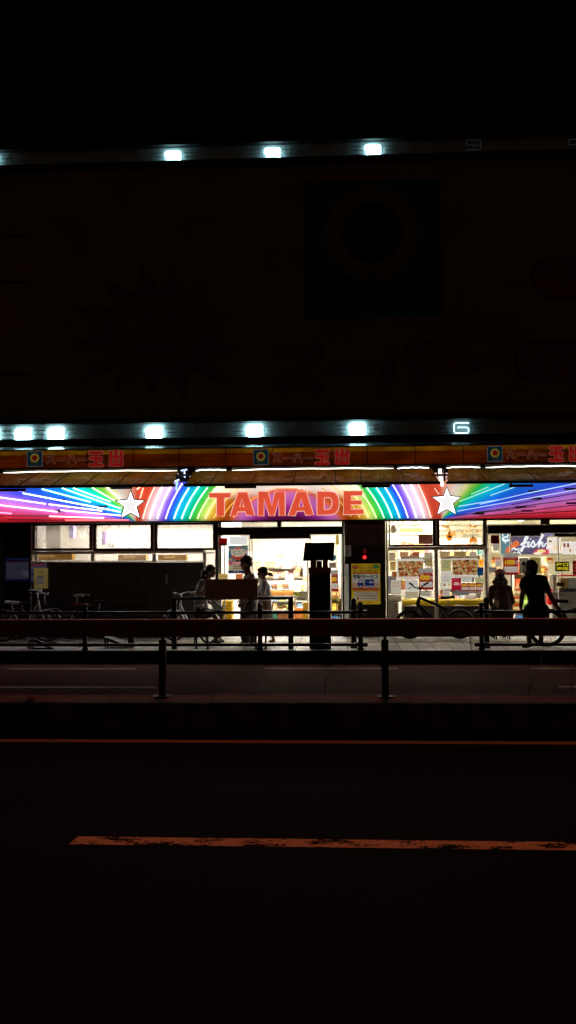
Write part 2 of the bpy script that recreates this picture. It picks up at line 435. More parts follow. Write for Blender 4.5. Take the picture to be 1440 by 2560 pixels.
# partition behind the hazy windows, with grey equipment cabinet shapes
xd = xc(545)
w = MB(); w.box(xd-.02, xd+.06, FY+.05, 24.5, ZS, CEIL); w.build('partition', white_paint, B)
w = MB(); w.box(xc(-250), xd-.03, 22.4, 22.46, ZS, CEIL); w.build('partition', pm('partition_beige', (.78,.73,.65), .6, var=.15, scale=2), B)

def window(px, pane, m_frame, m_pane, Y0=FY-.07, Y1=FY+.02, name='window', parent=None):
    X0, X1, Z0, Z1 = rect(*px, Y0); a0, a1, c0, c1 = rect(*pane, Y0)
    f = MB()
    f.box(X0, a0, Y0, Y1, Z0, Z1); f.box(a1, X1, Y0, Y1, Z0, Z1)
    f.box(a0, a1, Y0+.001, Y1, Z0, c0); f.box(a0, a1, Y0+.001, Y1, c1, Z1)
    o = f.build(name, m_frame, parent or B, bevel=.004)
    p = MB(); p.quad([(a0, (Y0+Y1)/2, c0), (a1, (Y0+Y1)/2, c0), (a1, (Y0+Y1)/2, c1), (a0, (Y0+Y1)/2, c1)])
    p.build('pane', m_pane, o)
    return o
window((81,1306,229,1377), (87,1314,223,1370.5), frame_red, hazy)
window((234,1306,382,1377), (240,1313,376,1370.5), frame_red, hazy)
window((387,1305,538,1376), (393,1312,532,1370), frame_dark, hazy2)
for a, b_ in ((83,228), (234.5,381.5), (388.5,508)):
    window((a,1384,b_,1403), (a+1,1385.5,b_-1,1401.5), alu, clear, FY-.05, FY+.01)
window((513,1380,541,1592), (515,1382,538,1588), alu, hazy2, FY-.05, FY+.01)
fr = MB()
fr.pbox(78, 1377.2, 508, 1383.7, FY-.06, FY+.02); fr.pbox(229.3, 1304, 233.7, 1377, FY-.06, FY+.02); fr.pbox(382.3, 1304, 386.7, 1377, FY-.06, FY+.02)
fr.pbox(228.3, 1384, 234.3, 1403, FY-.055, FY+.02); fr.pbox(381.8, 1384, 388.2, 1403, FY-.055, FY+.02)
fr.pbox(76, 1403.3, 512, 1406, FY-.08, FY+.02); fr.pbox(508.3, 1377, 512.7, 1590, FY-.065, FY+.02); fr.pbox(77, 1304, 80.7, 1403, FY-.065, FY+.02)
fr.build('window_frame', alu, B, bevel=.004)
pl = MB()
for a, b_ in ((80, 126), (126.6, 172.5), (173, 360), (360.8, 424), (424.6, 508)): pl.pbox(a, 1406.3, b_, 1588, FY-.05, FY+.02)
pl.pbox(78, 1406.4, 510, 1590, FY+.021, FY+.04); pl.build('lower_panel', panel_black, B, bevel=.004)
# stains, wires and worn marks that show on the black panel
sc_ = MB(); grey = pm('worn_grey', (.20,.19,.18), .7)
def wire(mb, pts, Y, r, m=0): mb.tube([at(p[0], p[1], Y) for p in pts], r, 5, m)
wire(sc_, ((157,1434),(163,1446),(172,1458),(185,1468),(200,1475)), FY-.06, .004); wire(sc_, ((126,1446.5),(172,1446.5)), FY-.06, .003); wire(sc_, ((127,1414),(172,1414)), FY-.06, .003)
wire(sc_, ((220,1500),(290,1504),(360,1506)), FY-.06, .004); wire(sc_, ((357,1437),(359,1450),(358,1462)), FY-.06, .004)
sc_.build('worn_mark', grey, B)
ov = MB(); c = at(416, 1448, FY-.06); ov.ell(c, .024, .006, .12); ov.build('wall_plate', pm('plate_grey', (.32,.32,.31), .5), B)
pl = MB(); pl.pbox(60, 1578, 512, 1597, FY-.12, FY-.055); pl.build('plinth', stone, B, bevel=.01)
# left recess
w = MB(); w.box(XL, xc(76), FY+.4, FY+.45, ZS, ZT+.1); w.build('recess_wall', pm('recess_brown', (.028,.014,.010), .8, var=.4), B)
w = MB(); w.pbox(-6, 1300, 5.5, 1592, FY-.1, FY); w.build('pillar', pm('post_grey', (.05,.055,.06), .5, .3), B, bevel=.01)
w = MB(); w.box(xc(72), xc(77), FY-.02, FY+.4, ZS, ZT); w.build('jamb', frame_dark, B)
w = MB(); w.box(xc(70), xc(78), FY+.4, 22.46, ZS, CEIL); w.build('partition', white_paint, B)
# door surround, transoms, header, sliding leaves
for q in ((538.5,1303,545,1592),(693,1301,703,1317),(855.5,1300,861,1592)):
    dm = MB(); dm.pbox(*q, FY-.08, FY+.02); dm.build('door_frame', frame_dark, B, bevel=.005)
hd = MB(); hd.pbox(545, 1317, 856, 1336.5, FY-.14, FY+.05); hd.pbox(624, 1336.8, 775, 1347, FY-.12, FY+.03); hd.build('door_header', pm('header_black', (.012,.010,.009), .35, .2), B, bevel=.006)
for a, b_ in ((545.3,692.7), (703.3,855.3)): window((a,1302,b_,1316.7), (a+.6,1302.8,b_-.6,1316), frame_dark, clear, FY-.04, FY+.01, 'transom_window')
def leaf(px, pane, name='door', Y=FY+.02):
    return window(px, pane, alu, clear, Y, Y+.05, name)
leaf((546,1337,626,1590), (548,1339,623.5,1586)); leaf((776,1337,855,1590), (779,1339,852.5,1586))
leaf((560,1347.5,632,1590), (562.5,1349,629.5,1586), Y=FY+.09); leaf((768,1347.5,842,1590), (771,1349,839.5,1586), Y=FY+.09)
# dark pier between the door and the right-hand windows
pr = MB(); pr.pbox(861.3, 1302, 964.5, 1592, FY-.06, FY+.06); pr.build('pier', pm('pier_brown', (.03,.016,.012), .5, var=.4, scale=3), B)
pp = MB(); pp.pbox(864, 1363, 958, 1590, FY-.075, FY-.062); pp.build('pier_panel', pm('pier_black', (.014,.011,.010), .35, var=.5, scale=5), B)
w = MB(); w.pbox(966, 1302, 969.5, 1590, FY-.09, FY+.02); w.build('pier_trim', pm('trim_dim', (.16,.14,.12), .5, .2), B)
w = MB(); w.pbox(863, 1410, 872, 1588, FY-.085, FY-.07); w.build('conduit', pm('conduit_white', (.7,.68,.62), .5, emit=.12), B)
# windows of the sales room
window((971.5,1297,1088.5,1366.5), (975,1303.5,1082,1361.5), frame_dark, clear); window((1094,1296,1213,1366), (1099,1302.5,1207.5,1361), frame_dark, clear)
window((970.3,1374,1088,1592), (971.5,1375.5,1087,1588), alu, clear, FY-.05, FY+.01); window((1095,1373,1212,1592), (1096,1375,1211,1588), alu, clear, FY-.05, FY+.01)
fr = MB(); fr.pbox(970, 1366.7, 1213, 1373.5, FY-.06, FY+.02); fr.pbox(1088.3, 1296, 1093.7, 1366, FY-.06, FY+.02); fr.pbox(1088.2, 1374, 1094.8, 1592, FY-.062, FY+.02); fr.pbox(1213.2, 1293, 1219.5, 1592, FY-.07, FY+.02)
fr.build('window_frame', alu, B, bevel=.004)
hd = MB(); hd.pbox(1220, 1311, 1700, 1332, FY-.14, FY+.05); hd.pbox(1277, 1332.2, 1352, 1340, FY-.12, FY+.03); hd.pbox(1386, 1332.2, 1700, 1340, FY-.12, FY+.03); hd.build('door_header', MATS['header_black'], B, bevel=.006)
for a, b_ in ((1220.3,1352), (1374,1520), (1530,1690)): window((a,1291.5,b_,1310.7), (a+.6,1292.5,b_-.6,1310), frame_dark, clear, FY-.04, FY+.01, 'transom_window')
w = MB(); w.pbox(1352.3, 1291, 1373.7, 1311, FY-.05, FY+.02); w.build('transom_panel', pm('transom_beige', (.4,.36,.26), .6), B)
w = MB(); w.pbox(1358, 1319, 1380, 1325, FY-.17, FY-.142); w.build('door_sensor', pm('sensor_brown', (.06,.035,.025), .4), B, bevel=.008)
leaf((1220,1333,1279,1590), (1222,1335,1276.5,1586)); leaf((1396,1341,1470,1590), (1398.5,1343,1467.5,1586)); leaf((1640,1341,1700,1590), (1642,1343,1697,1586))
w = MB(); w.box(xc(1701), XR, FY-.05, FY+.05, ZS, ZT+.2); w.build('pier', MATS['pier_brown'], B)

# ------------------------------------------------------------------ billboard on the upper wall
BY = FY-.06
bb_yellow = pm('billboard_yellow', (.19,.135,.017), .75, var=.22, scale=.8, spec=.1)
bb_red = pm('billboard_red', (.17,.008,.006), .7, var=.25, scale=1.5, spec=.1)
bb_edge = pm('billboard_edge', (.10,.07,.03), .7, spec=.1)
bb_blue = pm('billboard_blue', (.004,.05,.09), .7, var=.25, scale=1.2, spec=.1)
bb_dark = pm('billboard_dark', (.012,.006,.003), .8, spec=.05)
bb_pet = pm('billboard_petal', (.13,.085,.01), .75, var=.2, spec=.1)
bb = thing('billboard', 'huge unlit yellow billboard with red lettering above the rainbow sign', 'billboard', (0, BY, zc(1050)))
m = MB()
for k in range(-4, 4): m.box(k*2.3+.004, k*2.3+2.296, BY, FY-.004, zc(1049), zc(412))
m.build('panel', bb_yellow, bb)
def at2(px, py, Y): p = at(px, py, Y); return (p.x, p.z)
st = []
rays = [(172,868,150),(186,962,0),(286,984,0),(376,996,0),(462,1003,0),(592,972,0),(600,880,0),(590,780,0),(520,690,0),(440,655,0),(350,650,0),(260,700,0),(180,770,0)]
for i, (x, y, _) in enumerate(rays):
    x2, y2, _ = rays[(i+1) % len(rays)]
    st.append(at2(x, y, BY)); mx_, my_ = (x+x2)/2, (y+y2)/2
    st.append(at2(400+(mx_-400)*.62, 830+(my_-830)*.62, BY))
m = MB(); m.flat([st], BY-.006); m.build('starburst_emblem', pm('billboard_burst', (.14,.045,.008), .75, var=.25, scale=1.2, spec=.1), bb)
m = MB(); m.flat([[at2(322,756,BY), at2(497,752,BY), at2(500,800,BY), at2(488,838,BY), at2(470,900,BY), at2(345,912,BY), at2(320,850,BY)]], BY-.010); m.build('emblem_patch', pm('billboard_patch', (.16,.10,.016), .75, var=.25, scale=1.2, spec=.1), bb)
m = MB()
for i, q in enumerate(((345,779,381,806),(410,779,494,803),(352,822,470,836),(338,858,440,880),(395,800,408,900))):
    X0, X1, Z0, Z1 = rect(*q, BY); m.box(X0, X1, BY-.014-.001*i, BY-.0105, Z0, Z1)
m.build('emblem_stroke', MATS['billboard_burst'], bb)
su = MB(); X0, X1, Z0, Z1 = rect(760, 452, 1103, 795, BY); su.box(X0, X1, BY-.012, BY-.001, Z0, Z1); so = su.build('flower_emblem', bb_blue, bb)
cx_, cz_ = at2(930, 582, BY); k = (X1-X0)/343
pt = MB()
for i in range(15):
    a = 2*PI*i/15; pt.prism([(cx_+k*(92*math.cos(a)+30*math.cos(t)), cz_+k*(92*math.sin(a)+30*math.sin(t))) for t in [2*PI*j/12 for j in range(12)]], BY-.016-.0004*i, BY-.0125)
pt.build('petal', bb_pet, so)
m = MB(); m.prism([(cx_+k*76*math.cos(2*PI*j/36), cz_+k*76*math.sin(2*PI*j/36)) for j in range(36)], BY-.027, BY-.023); m.build('flower_centre', bb_dark, so)
lf = MB()
def leafshape(ax, ay, bx, by, wd):
    A, Bv = Vector(at2(ax, ay, BY)), Vector(at2(bx, by, BY)); d = Bv-A; n = Vector((-d.y, d.x))*wd
    pts = [A+d*t+n*math.sin(PI*t) for t in [i/8 for i in range(9)]]+[A+d*t-n*math.sin(PI*t) for t in [i/8 for i in range(7, 0, -1)]]
    return [(p.x, p.y) for p in pts]
for L_ in ((932,765,932,672,.22), (925,768,818,690,.25), (940,768,1043,688,.25)):
    q = leafshape(*L_); lf.prism(q, BY-.030, BY-.0275); lf.tube([(p[0], BY-.031, p[1]) for p in q], .012, 5, 1, True)
lf.build('leaf', [bb_dark, pm('leaf_edge', (.03,.06,.03), .7)], so)
# red katakana, the long bars drawn as bars
def letters(pl):
    return [[at2(*p, BY) for p in pl_] for pl_ in pl]
gl = [
 [[(688,868),(812,862),(806,892),(770,935),(812,972),(790,992),(748,955),(702,990),(676,968),(730,925),(766,892),(688,894)]],
 [[(818,908),(923,904),(923,935),(818,940)]],
 [[(965,860),(998,858),(985,930),(965,988),(938,968),(960,915)]],
 [[(1010,858),(1044,857),(1052,905),(1075,965),(1048,985),(1022,930)]],
 [[(1092,898),(1200,892),(1202,926),(1092,933)]],
]
for q in gl:
    m = MB(); lp = letters(q); m.flat(lp, BY-.008, 0, .006)
    for l in lp: m.tube([(p[0], BY-.006, p[1]) for p in l], .014, 5, 1, True)
    m.build('letter', [bb_red, bb_edge], bb)
m = MB(); c = at(1068, 866, BY); m.tube([c+Vector((.10*math.cos(t), -.01, .10*math.sin(t))) for t in [2*PI*j/20 for j in range(20)]], .045, 6, 0, True); m.build('letter', [bb_red], bb)
def pill(x0, y0, x1, y1):
    r = (y1-y0)/2; o = []
    for j in range(9): a = PI/2+PI*j/8; o.append(at2(x0+r+r*math.cos(a), (y0+y1)/2-r*math.sin(a), BY))
    for j in range(9): a = -PI/2+PI*j/8; o.append(at2(x1-r+r*math.cos(a), (y0+y1)/2-r*math.sin(a), BY))
    return o
for q in ((1283,848,1760,958), (1325,640,1760,748)):
    m = MB(); m.flat([pill(*q)], BY-.006, 1, .005); m.flat([pill(q[0]+9, q[1]+9, q[2]-9, q[3]-9)], BY-.010); m.build('letter', [bb_red, pm('billboard_outline', (.07,.035,.008), .75, spec=.1)], bb)
for py in (578, 694, 928, 1046):
    m = MB(); m.box(xc(-200, py), xc(72, py), BY-.03, BY-.001, zc(py)-.02, zc(py)+.02); m.build('batten', bb_dark, bb)

# ------------------------------------------------------------------ neon figure strips above and below the billboard
tube_hot = glow('neon_white_hot', (.50,.95,1.0), 22.0)
tube_mid = glow('neon_white', (.48,.95,1.0), 13.0)
tube_thin = glow('neon_white_thin', (.50,.93,1.0), 3.6)
tube_dim = glow('neon_faint', (.55,.85,.9), .016)
tube_off = pm('neon_unlit', (.02,.024,.026), .3)
strip_m = pm('strip_metal', (.34,.37,.38), .6, .0, var=.25, scale=5)
strip_dark = pm('strip_lip', (.012,.012,.012), .6, .2)
G_PATH = [(1,.02),(.12,.02),(.03,.08),(0,.2),(0,.85),(.04,.96),(.13,1),(.88,1),(.97,.95),(1,.85),(1,.6),(.96,.5),(.88,.46),(.27,.46)]
N_PATH = [(.05,1),(.87,1),(.96,.95),(1,.85),(1,.15),(.96,.05),(.87,0),(.13,0),(.04,.05),(0,.15),(0,.4),(.04,.5),(.13,.54),(.75,.54)]
def figure(parent, px, py, wpx, hpx, path, mat, r, name='neon_tube', Y=FY-.10):
    m = MB(); pts = [at(px-wpx/2+wpx*u, py-hpx/2+hpx*v, Y) for u, v in path]
    m.tube(pts, r, 8)
    for q in (pts[0], pts[-1]): m.tube([q, q+Vector((0, .06, 0))], r*.9, 6)
    return m.build(name, mat, parent)
OFF_L = [(0,.1),(.8,.1)], [(0,.55),(.92,.55),(1,.6),(1,.9),(.93,1),(.1,1)]
OFF_R = [(1,.06),(.08,.06),(0,.14),(0,.86),(.08,.95),(.6,.95)], [(.3,.5),(1,.5)]
def strip(label, ytop, ybot, figs, path, h):
    zt, zb = zc(ytop), zc(ybot)
    t = thing('neon_strip', label, 'neon sign', (0, FY, zb), 'strips of neon figures')
    m = MB(); m.box(XL+.1, XR-.1, FY-.045, FY-.002, zb, zt); m.build('backing', strip_m, t)
    m = MB(); m.box(XL+.1, XR-.1, FY-.22, FY-.003, zt+.001, zt+.10); m.build('hood', strip_dark, t)
    m = MB(); m.box(XL+.1, XR-.1, FY-.22, FY-.003, zb-.10, zb-.001); m.build('ledge', strip_dark, t)
    for px, py, st_ in figs:
        mat, r = {'hot': (tube_hot, .017), 'mid': (tube_mid, .014), 'thin': (tube_thin, .010), 'dim': (tube_dim, .008)}[st_]
        figure(t, px, py, 36, h, path, mat, r)
        if st_ != 'dim':
            for s_, paths in ((-1, OFF_L), (1, OFF_R)):
                for q in paths: figure(t, px+s_*39, py, 30, h*.9, q, tube_off, .006, 'unlit_tube')
        if st_ in ('hot', 'mid'):
            for k_ in (-1, 1): figure(t, px, py+k_*h*.24, 26, 3, [(0,.5),(1,.5)], mat, r)
    return t
strip('upper row of white neon figures, three glowing, at the top of the facade', 364, 403,
      [(-27,397,'mid'),(432,391.5,'mid'),(681,383.5,'mid'),(932,375,'mid'),(1184,362,'dim'),(1440,361,'dim')], N_PATH, 25)
strip('lower row of white neon figures, five glowing, just over the awning', 1056, 1094,
      [(-22,1088,'hot'),(57.5,1086.5,'hot'),(139,1085,'hot'),(385.5,1081.5,'hot'),(636,1077,'hot'),(893.5,1073,'hot'),(1153.5,1069.5,'thin')], G_PATH, 26)
# ------------------------------------------------------------------ rainbow neon sign over the shopfront
SY = FY-.32
RS = thing('rainbow_sign', 'long rainbow neon fascia sign with red capital letters between two white stars', 'shop sign', (0, SY, zc(1300, SY)))
def ramp(stops, x):
    if x <= stops[0][0]: return lin(stops[0][1])
    for (a, ca), (b, cb) in zip(stops, stops[1:]):
        if x <= b:
            t = (x-a)/(b-a); A, Bc = lin(ca), lin(cb); return tuple(p+(q-p)*t for p, q in zip(A, Bc))
    return lin(stops[-1][1])
ARC = [(60,(60,8,40)),(95,(95,18,70)),(118,(165,45,150)),(138,(205,105,200)),(152,(215,120,190)),(162,(235,105,55)),(176,(165,75,20)),(195,(200,110,25)),(212,(225,175,60)),
       (226,(230,235,130)),(241,(110,205,60)),(257,(15,190,85)),(276,(0,200,190)),(296,(15,165,235)),(311,(40,80,225)),(325,(140,95,225)),(340,(222,200,240)),(356,(245,220,228)),(373,(245,140,120)),(390,(225,80,60))]
RAY = [(0,(190,20,35)),(3,(225,50,70)),(6,(222,95,160)),(9,(200,125,215)),(12,(130,100,225)),(15,(45,80,220)),(21,(25,110,235)),(27,(10,165,230)),(34,(10,200,190)),(40,(30,195,80)),(46,(150,215,80)),(52,(240,235,165)),(62,(248,238,228)),(78,(246,190,165)),(92,(228,85,55)),(130,(225,75,50))]
def smooth(x): x = max(0, min(1, x)); return x*x*(3-2*x)
def paint(px, py):
    r = math.hypot(px-717, py-1385)
    left = px < 720
    th = math.degrees(math.atan2(1302-py, (340-px) if left else (px-1102)))
    c2 = ramp(RAY, max(0, th))
    c1 = ramp(ARC, r)
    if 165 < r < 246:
        k = smooth((1252-py)/34)*.85; w_ = lin((255,246,230)); c1 = tuple(p+(q*1.35-p)*k for p, q in zip(c1, w_))  # paler towards the top: brightness of nearby tubes put into the colour
    k = smooth((r-366)/16)
    c = tuple(p+(q-p)*k for p, q in zip(c1, c2))
    d = 1.0
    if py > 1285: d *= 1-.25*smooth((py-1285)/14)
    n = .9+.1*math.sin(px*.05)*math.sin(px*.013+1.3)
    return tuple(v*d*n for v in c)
def sign_paint_glow():
    m, nt, out = newmat('rainbow_paint_glow'); N, L = nt.nodes.new, nt.links.new
    at_ = N('ShaderNodeAttribute'); at_.attribute_name = 'paint'
    b = N('ShaderNodeBsdfPrincipled'); b.inputs['Roughness'].default_value = .35
    tc = N('ShaderNodeTexCoord'); no = N('ShaderNodeTexNoise'); no.inputs['Scale'].default_value = 3.5; no.inputs['Detail'].default_value = 6; L(tc.outputs['Object'], no.inputs['Vector'])
    mr = N('ShaderNodeMapRange'); mr.inputs['To Min'].default_value = .58; mr.inputs['To Max'].default_value = .98; L(no.outputs['Fac'], mr.inputs['Value'])
    L(at_.outputs['Color'], b.inputs['Base Color']); L(at_.outputs['Color'], b.inputs['Emission Color']); L(mr.outputs[0], b.inputs['Emission Strength'])  # panel glows by itself, in place of tube light falling on it
    L(b.outputs[0], out.inputs[0]); return m
rp = sign_paint_glow()
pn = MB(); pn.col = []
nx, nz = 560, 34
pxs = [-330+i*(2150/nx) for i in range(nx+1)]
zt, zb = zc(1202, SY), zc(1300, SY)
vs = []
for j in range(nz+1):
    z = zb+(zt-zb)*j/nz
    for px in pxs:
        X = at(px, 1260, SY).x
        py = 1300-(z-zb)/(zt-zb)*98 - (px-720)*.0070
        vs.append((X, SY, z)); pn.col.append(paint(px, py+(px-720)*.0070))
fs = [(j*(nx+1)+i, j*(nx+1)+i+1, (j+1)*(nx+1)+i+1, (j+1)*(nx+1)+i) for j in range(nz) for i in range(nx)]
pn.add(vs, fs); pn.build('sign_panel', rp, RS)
m = MB(); x0, x1 = at(-330, 1260, SY).x, at(1820, 1260, SY).x
m.box(x0, x1, SY+.01, FY-.004, zb, zt); m.box(x0, x1, SY-.012, FY-.004, zb-.03, zb-.002); m.box(x0, x1, SY-.05, FY-.004, zt+.002, zt+.05); m.build('sign_case', frame_dark, RS)
# neon tubes: arcs round the letters and rays that leave the stars
TY = SY-.055
def neon(pts, col, s, r=.0125, name='neon_tube', cap=True):
    m = MB(); P = [at(p[0], p[1]-(p[0]-720)*.0045, TY) for p in pts]
    m.tube(P, r, 7)
    k = 'neon_%d_%d_%d_%d' % (*col, int(s*10))
    o = m.build(name, glow(k, lin(col), s), RS)
    cl = MB()
    for q in (P[0], P[len(P)//2], P[-1]): cl.tube([q+Vector((0, .0, -.0)), q+Vector((0, .052, 0))], .010, 6)
    cl.build('tube_clip', pm('clip_grey', (.10,.09,.09), .5), o)
    return o
def arc(r, a0, a1, col, s, rr=.0125):
    n = max(6, int(abs(a1-a0)/4)); pts = []
    for i in range(n+1):
        a = math.radians(a0+(a1-a0)*i/n); p = (717+r*math.cos(a), 1385-r*math.sin(a))
        if 1206 <= p[1] <= 1297: pts.append(p)
    if len(pts) > 2: neon(pts, col, s, rr)
ARCS = [(371,(255,190,175),2.6),(355,(255,240,245),3.0),(336,(250,240,255),3.2),(316,(205,200,255),3.6),(296,(190,240,255),4.0),(278,(190,255,255),3.6),(259,(190,255,210),3.0),(241,(225,255,170),2.4),(223,(255,240,160),1.7)]
for r, col, s in ARCS:
    for sgn in (0, 1):
        lo = math.degrees(math.asin(89/r)); hi = 90 if r < 214 else math.degrees(math.asin(min(1, 216/r)))
        arc(r, lo if not sgn else 180-lo, hi if not sgn else 180-hi, col, s*(1 if sgn else .9))
for r, a0, a1, col, s in ((204,154,122,(255,215,120),1.2),(204,26,58,(255,215,120),1.0),(186,150,121,(255,190,80),1.1),(186,30,62,(255,190,90),.8),(162,146,112,(255,150,70),1.3),(163,110,68,(255,150,85),1.0),(162,66,38,(255,140,80),.6)):
    arc(r, a0, a1, col, s, .011)
LEFT = [((105,1220),(227,1253),(150,240,255),4),((57,1230),(302,1278),(190,215,255),4.2),((-30,1236),(115,1257),(215,190,255),3.4),((122,1258),(255,1275),(225,200,255),3.6),((152,1273),(302,1287),(240,190,255),3.4),((-30,1256),(144,1277),(255,190,235),3),
        ((123,1288),(260,1293),(255,180,190),2.6),((163,1298),(322,1298),(255,120,120),1.3),((155,1218),(303,1270),(150,255,240),4),((183,1218),(277,1253),(160,255,225),3.6),((230,1217),(287,1250),(225,255,190),2.4),((266,1216),(300,1246),(255,245,225),2.2),
        ((-40,1217),(60,1226),(110,120,255),2.2),((-60,1272),(30,1281),(255,150,190),1.6),((342,1222),(350,1216),(255,190,160),2.0),((350,1244),(358,1218),(255,170,140),2.0)]
for a, b_, col, s in LEFT: neon([a, ((a[0]+b_[0])/2, (a[1]+b_[1])/2), b_], col, s*1.5)
RIGHT = [((1145,1268),(1245,1252),(190,225,255),1.6),((1143,1280),(1440,1228),(200,215,255),1.5),((1199,1263),(1318,1236),(180,215,255),1.5),((1318,1236),(1470,1206),(190,225,255),1.8),((1148,1256),(1262,1212),(190,255,235),1.4),((1225,1241),(1300,1216),(180,245,255),1.4),
         ((1177,1238),(1222,1219),(200,255,190),1.2),((1135,1236),(1152,1217),(255,235,170),1.0),((1155,1226),(1172,1215),(255,235,170),1.0),((1440,1228),(1520,1214),(200,215,255),1.5),((1086,1222),(1098,1238),(255,200,180),2.0)]
for a, b_, col, s in RIGHT: neon([a, ((a[0]+b_[0])/2, (a[1]+b_[1])/2), b_], col, s*.75, .008)
un = MB(); tube_grey = pm('tube_unlit_grey', (.30,.26,.28), .25)
for a, b_ in (((1190,1283),(1440,1251)),((1140,1291),(1340,1268)),((1280,1284),(1470,1262)),((1280,1264),(1440,1236)),((1200,1292),(1470,1279)),((0,1286),(120,1287)),((20,1296),(160,1298))):
    u = MB(); P = [at(a[0], a[1]-(a[0]-720)*.0045, TY), at(b_[0], b_[1]-(b_[0]-720)*.0045, TY)]; u.tube(P, .009, 6)
    for k in range(5):
        q = P[0].lerp(P[1], k/4); u.tube([q, q+Vector((0, .05, 0))], .011, 6)
    u.build('unlit_tube', tube_grey, RS)
for px, py in ((1302,1267),(1340,1246),(1318,1277),(1425,1222),(1430,1258),(1335,1228),(1197,1284),(150,1250),(190,1268),(150,1277),(255,1266)):
    u = MB(); c = at(px, py, TY+.03); u.box(c.x-.11, c.x+.11, c.y-.02, c.y+.03, c.z-.018, c.z+.018); u.build('tube_holder', pm('holder_dark', (.06,.05,.08), .5), RS, bevel=.006)
# letters
def lp2(pts): 
    return [at2(460+x*.34722, 1160+y*.34722, SY-.12) for x, y in pts]
LET = [
 [[(180,207),(335,207),(335,243),(292,243),(292,375),(234,375),(234,243),(180,243)]],
 [[(330,375),(388,203),(458,203),(512,370),(450,372),(440,343),(386,345),(378,375)], [(418,252),(432,308),(402,308)]],
 [[(530,375),(533,198),(606,198),(632,300),(655,200),(728,200),(730,373),(684,373),(682,255),(652,373),(613,373),(577,252),(576,375)]],
 [[(748,373),(812,200),(882,200),(936,368),(876,370),(864,340),(812,341),(801,373)], [(845,250),(860,306),(828,306)]],
 [[(957,197),(1045,197),(1085,204),(1108,228),(1118,262),(1118,302),(1108,335),(1088,358),(1050,367),(957,369)], [(1010,241),(1040,241),(1058,250),(1065,270),(1065,298),(1056,318),(1038,327),(1010,328)]],
 [[(1148,194),(1285,192),(1285,228),(1203,229),(1203,261),(1280,260),(1280,293),(1203,294),(1203,326),(1293,324),(1293,361),(1148,366)]],
]
let_m = pm('letter_red', lin((236,88,60)), .45, var=.08, scale=4, emit=.82)
let_side = pm('letter_side', lin((150,45,35)), .5)
let_edge = glow('letter_outline', lin((255,205,185)), .85)
for q in LET:
    L_ = [lp2(l) for l in q]
    m = MB(); m.flat(L_, SY-.12, 0); 
    for lp in L_:
        n = len(lp); m.add([(p[0], SY-.12, p[1]) for p in lp]+[(p[0], SY-.03, p[1]) for p in lp], [(i, (i+1) % n, (i+1) % n+n, i+n) for i in range(n)], 1)
    o = m.build('letter', [let_m, let_side], RS)
    e = MB()
    for lp in L_: e.tube([(p[0], SY-.124, p[1]) for p in lp], .0085, 6, 0, True)
    e.build('letter_outline', let_edge, o)
# stars
STAR = [(328,1225),(336,1248.5),(364,1251),(343.5,1267),(352,1296),(328,1283),(303,1296),(311.5,1267),(290,1251),(320,1248.5)]
for dx, dy in ((0,0),(790,-9)):
    pts = [at2(p[0]+dx-1, p[1]+dy, SY-.09) for p in STAR]; c = Vector(at2(327+dx, 1264+dy, SY-.09))
    m = MB(); m.flat([pts], SY-.09, 0); n = 10
    m.add([(p[0], SY-.09, p[1]) for p in pts]+[(p[0], SY-.02, p[1]) for p in pts], [(i, (i+1) % n, (i+1) % n+n, i+n) for i in range(n)], 1)
    o = m.build('star', [glow('star_face', (1,.965,.97), .94), soot], RS)
    e = MB(); e.tube([(p[0], SY-.098, p[1]) for p in pts], .013, 6, 0, True); e.build('star_rim', pm('star_rim_grey', (.06,.06,.08), .6, spec=.1), o)
    e = MB(); ins = [c+(Vector(p)-c)*.80 for p in pts]; e.tube([(p.x, SY-.11, p.y) for p in ins], .011, 6, 0, True); e.build('star_tube', glow('star_neon', (1,.97,1), 4.0), o)

# ------------------------------------------------------------------ awning fascia with shop lettering
AY = 19.2
gold_lit = fabric('awning_gold_lit', (.6,.36,.05), (1,.58,.08), .8, scale=2)  # brighter fabric copy; light caught by the top band is put into its colour
brown = fabric('awning_brown', (.28,.13,.018), (.62,.25,.03), .7, scale=1.4, stretch=(1,1,3))
AW = thing('awning_fascia', 'continuous mustard yellow awning fascia with red shop lettering and sunflower squares', 'awning', (0, AY, zc(1166, AY)))
z_t, z_g, z_l, z_b = zc(1119, AY), zc(1131, AY), zc(1151, AY), zc(1163.5, AY)
X_L, X_R = -9.0, 7.5
tw = zc(1108.5, FY-.1)
tp = MB(); nseg = 120
for i in range(nseg):
    xa, xb = X_L+(X_R-X_L)*i/nseg, X_L+(X_R-X_L)*(i+1)/nseg
    wv = lambda x: .012*math.sin(x*4.1)+.008*math.sin(x*9.7+1)
    tp.add([(xa, AY+.01, z_t), (xb, AY+.01, z_t), (xb, (AY+FY)/2-.1, (z_t+tw)/2+wv(xb)), (xa, (AY+FY)/2-.1, (z_t+tw)/2+wv(xa)), (xb, FY-.1, tw), (xa, FY-.1, tw)], [(0,1,2,3),(3,2,4,5)], 0, True)
tp.build('top_cover', pm('awning_cover', (.22,.22,.22), .22, 0, var=.5, scale=1.5, stretch=(1,4,1), spec=.6), AW)
vl = MB()
vl.box(X_L, X_R, AY, AY+.012, z_g+.0005, z_t, 0); vl.box(X_L, X_R, AY+.004, AY+.016, z_b, z_g, 1)
vo = vl.build('valance', [gold_lit, brown], AW)
for px in (-15,100,217,333,448,564,681,800,918,1038,1158,1276,1395):
    sm = MB(); x = at(px, 1140, AY).x; sm.box(x-.007, x+.007, AY-.004, AY-.001, z_b, z_t); sm.build('seam', soot, vo)
m = MB()
for a, b_ in ((-300,66),(108,430),(455,560),(570,1020),(1060,1400)): m.box(at(a,1152,AY).x, at(b_,1152,AY).x, AY-.003, AY+.003, z_l-.006, z_l+.006)
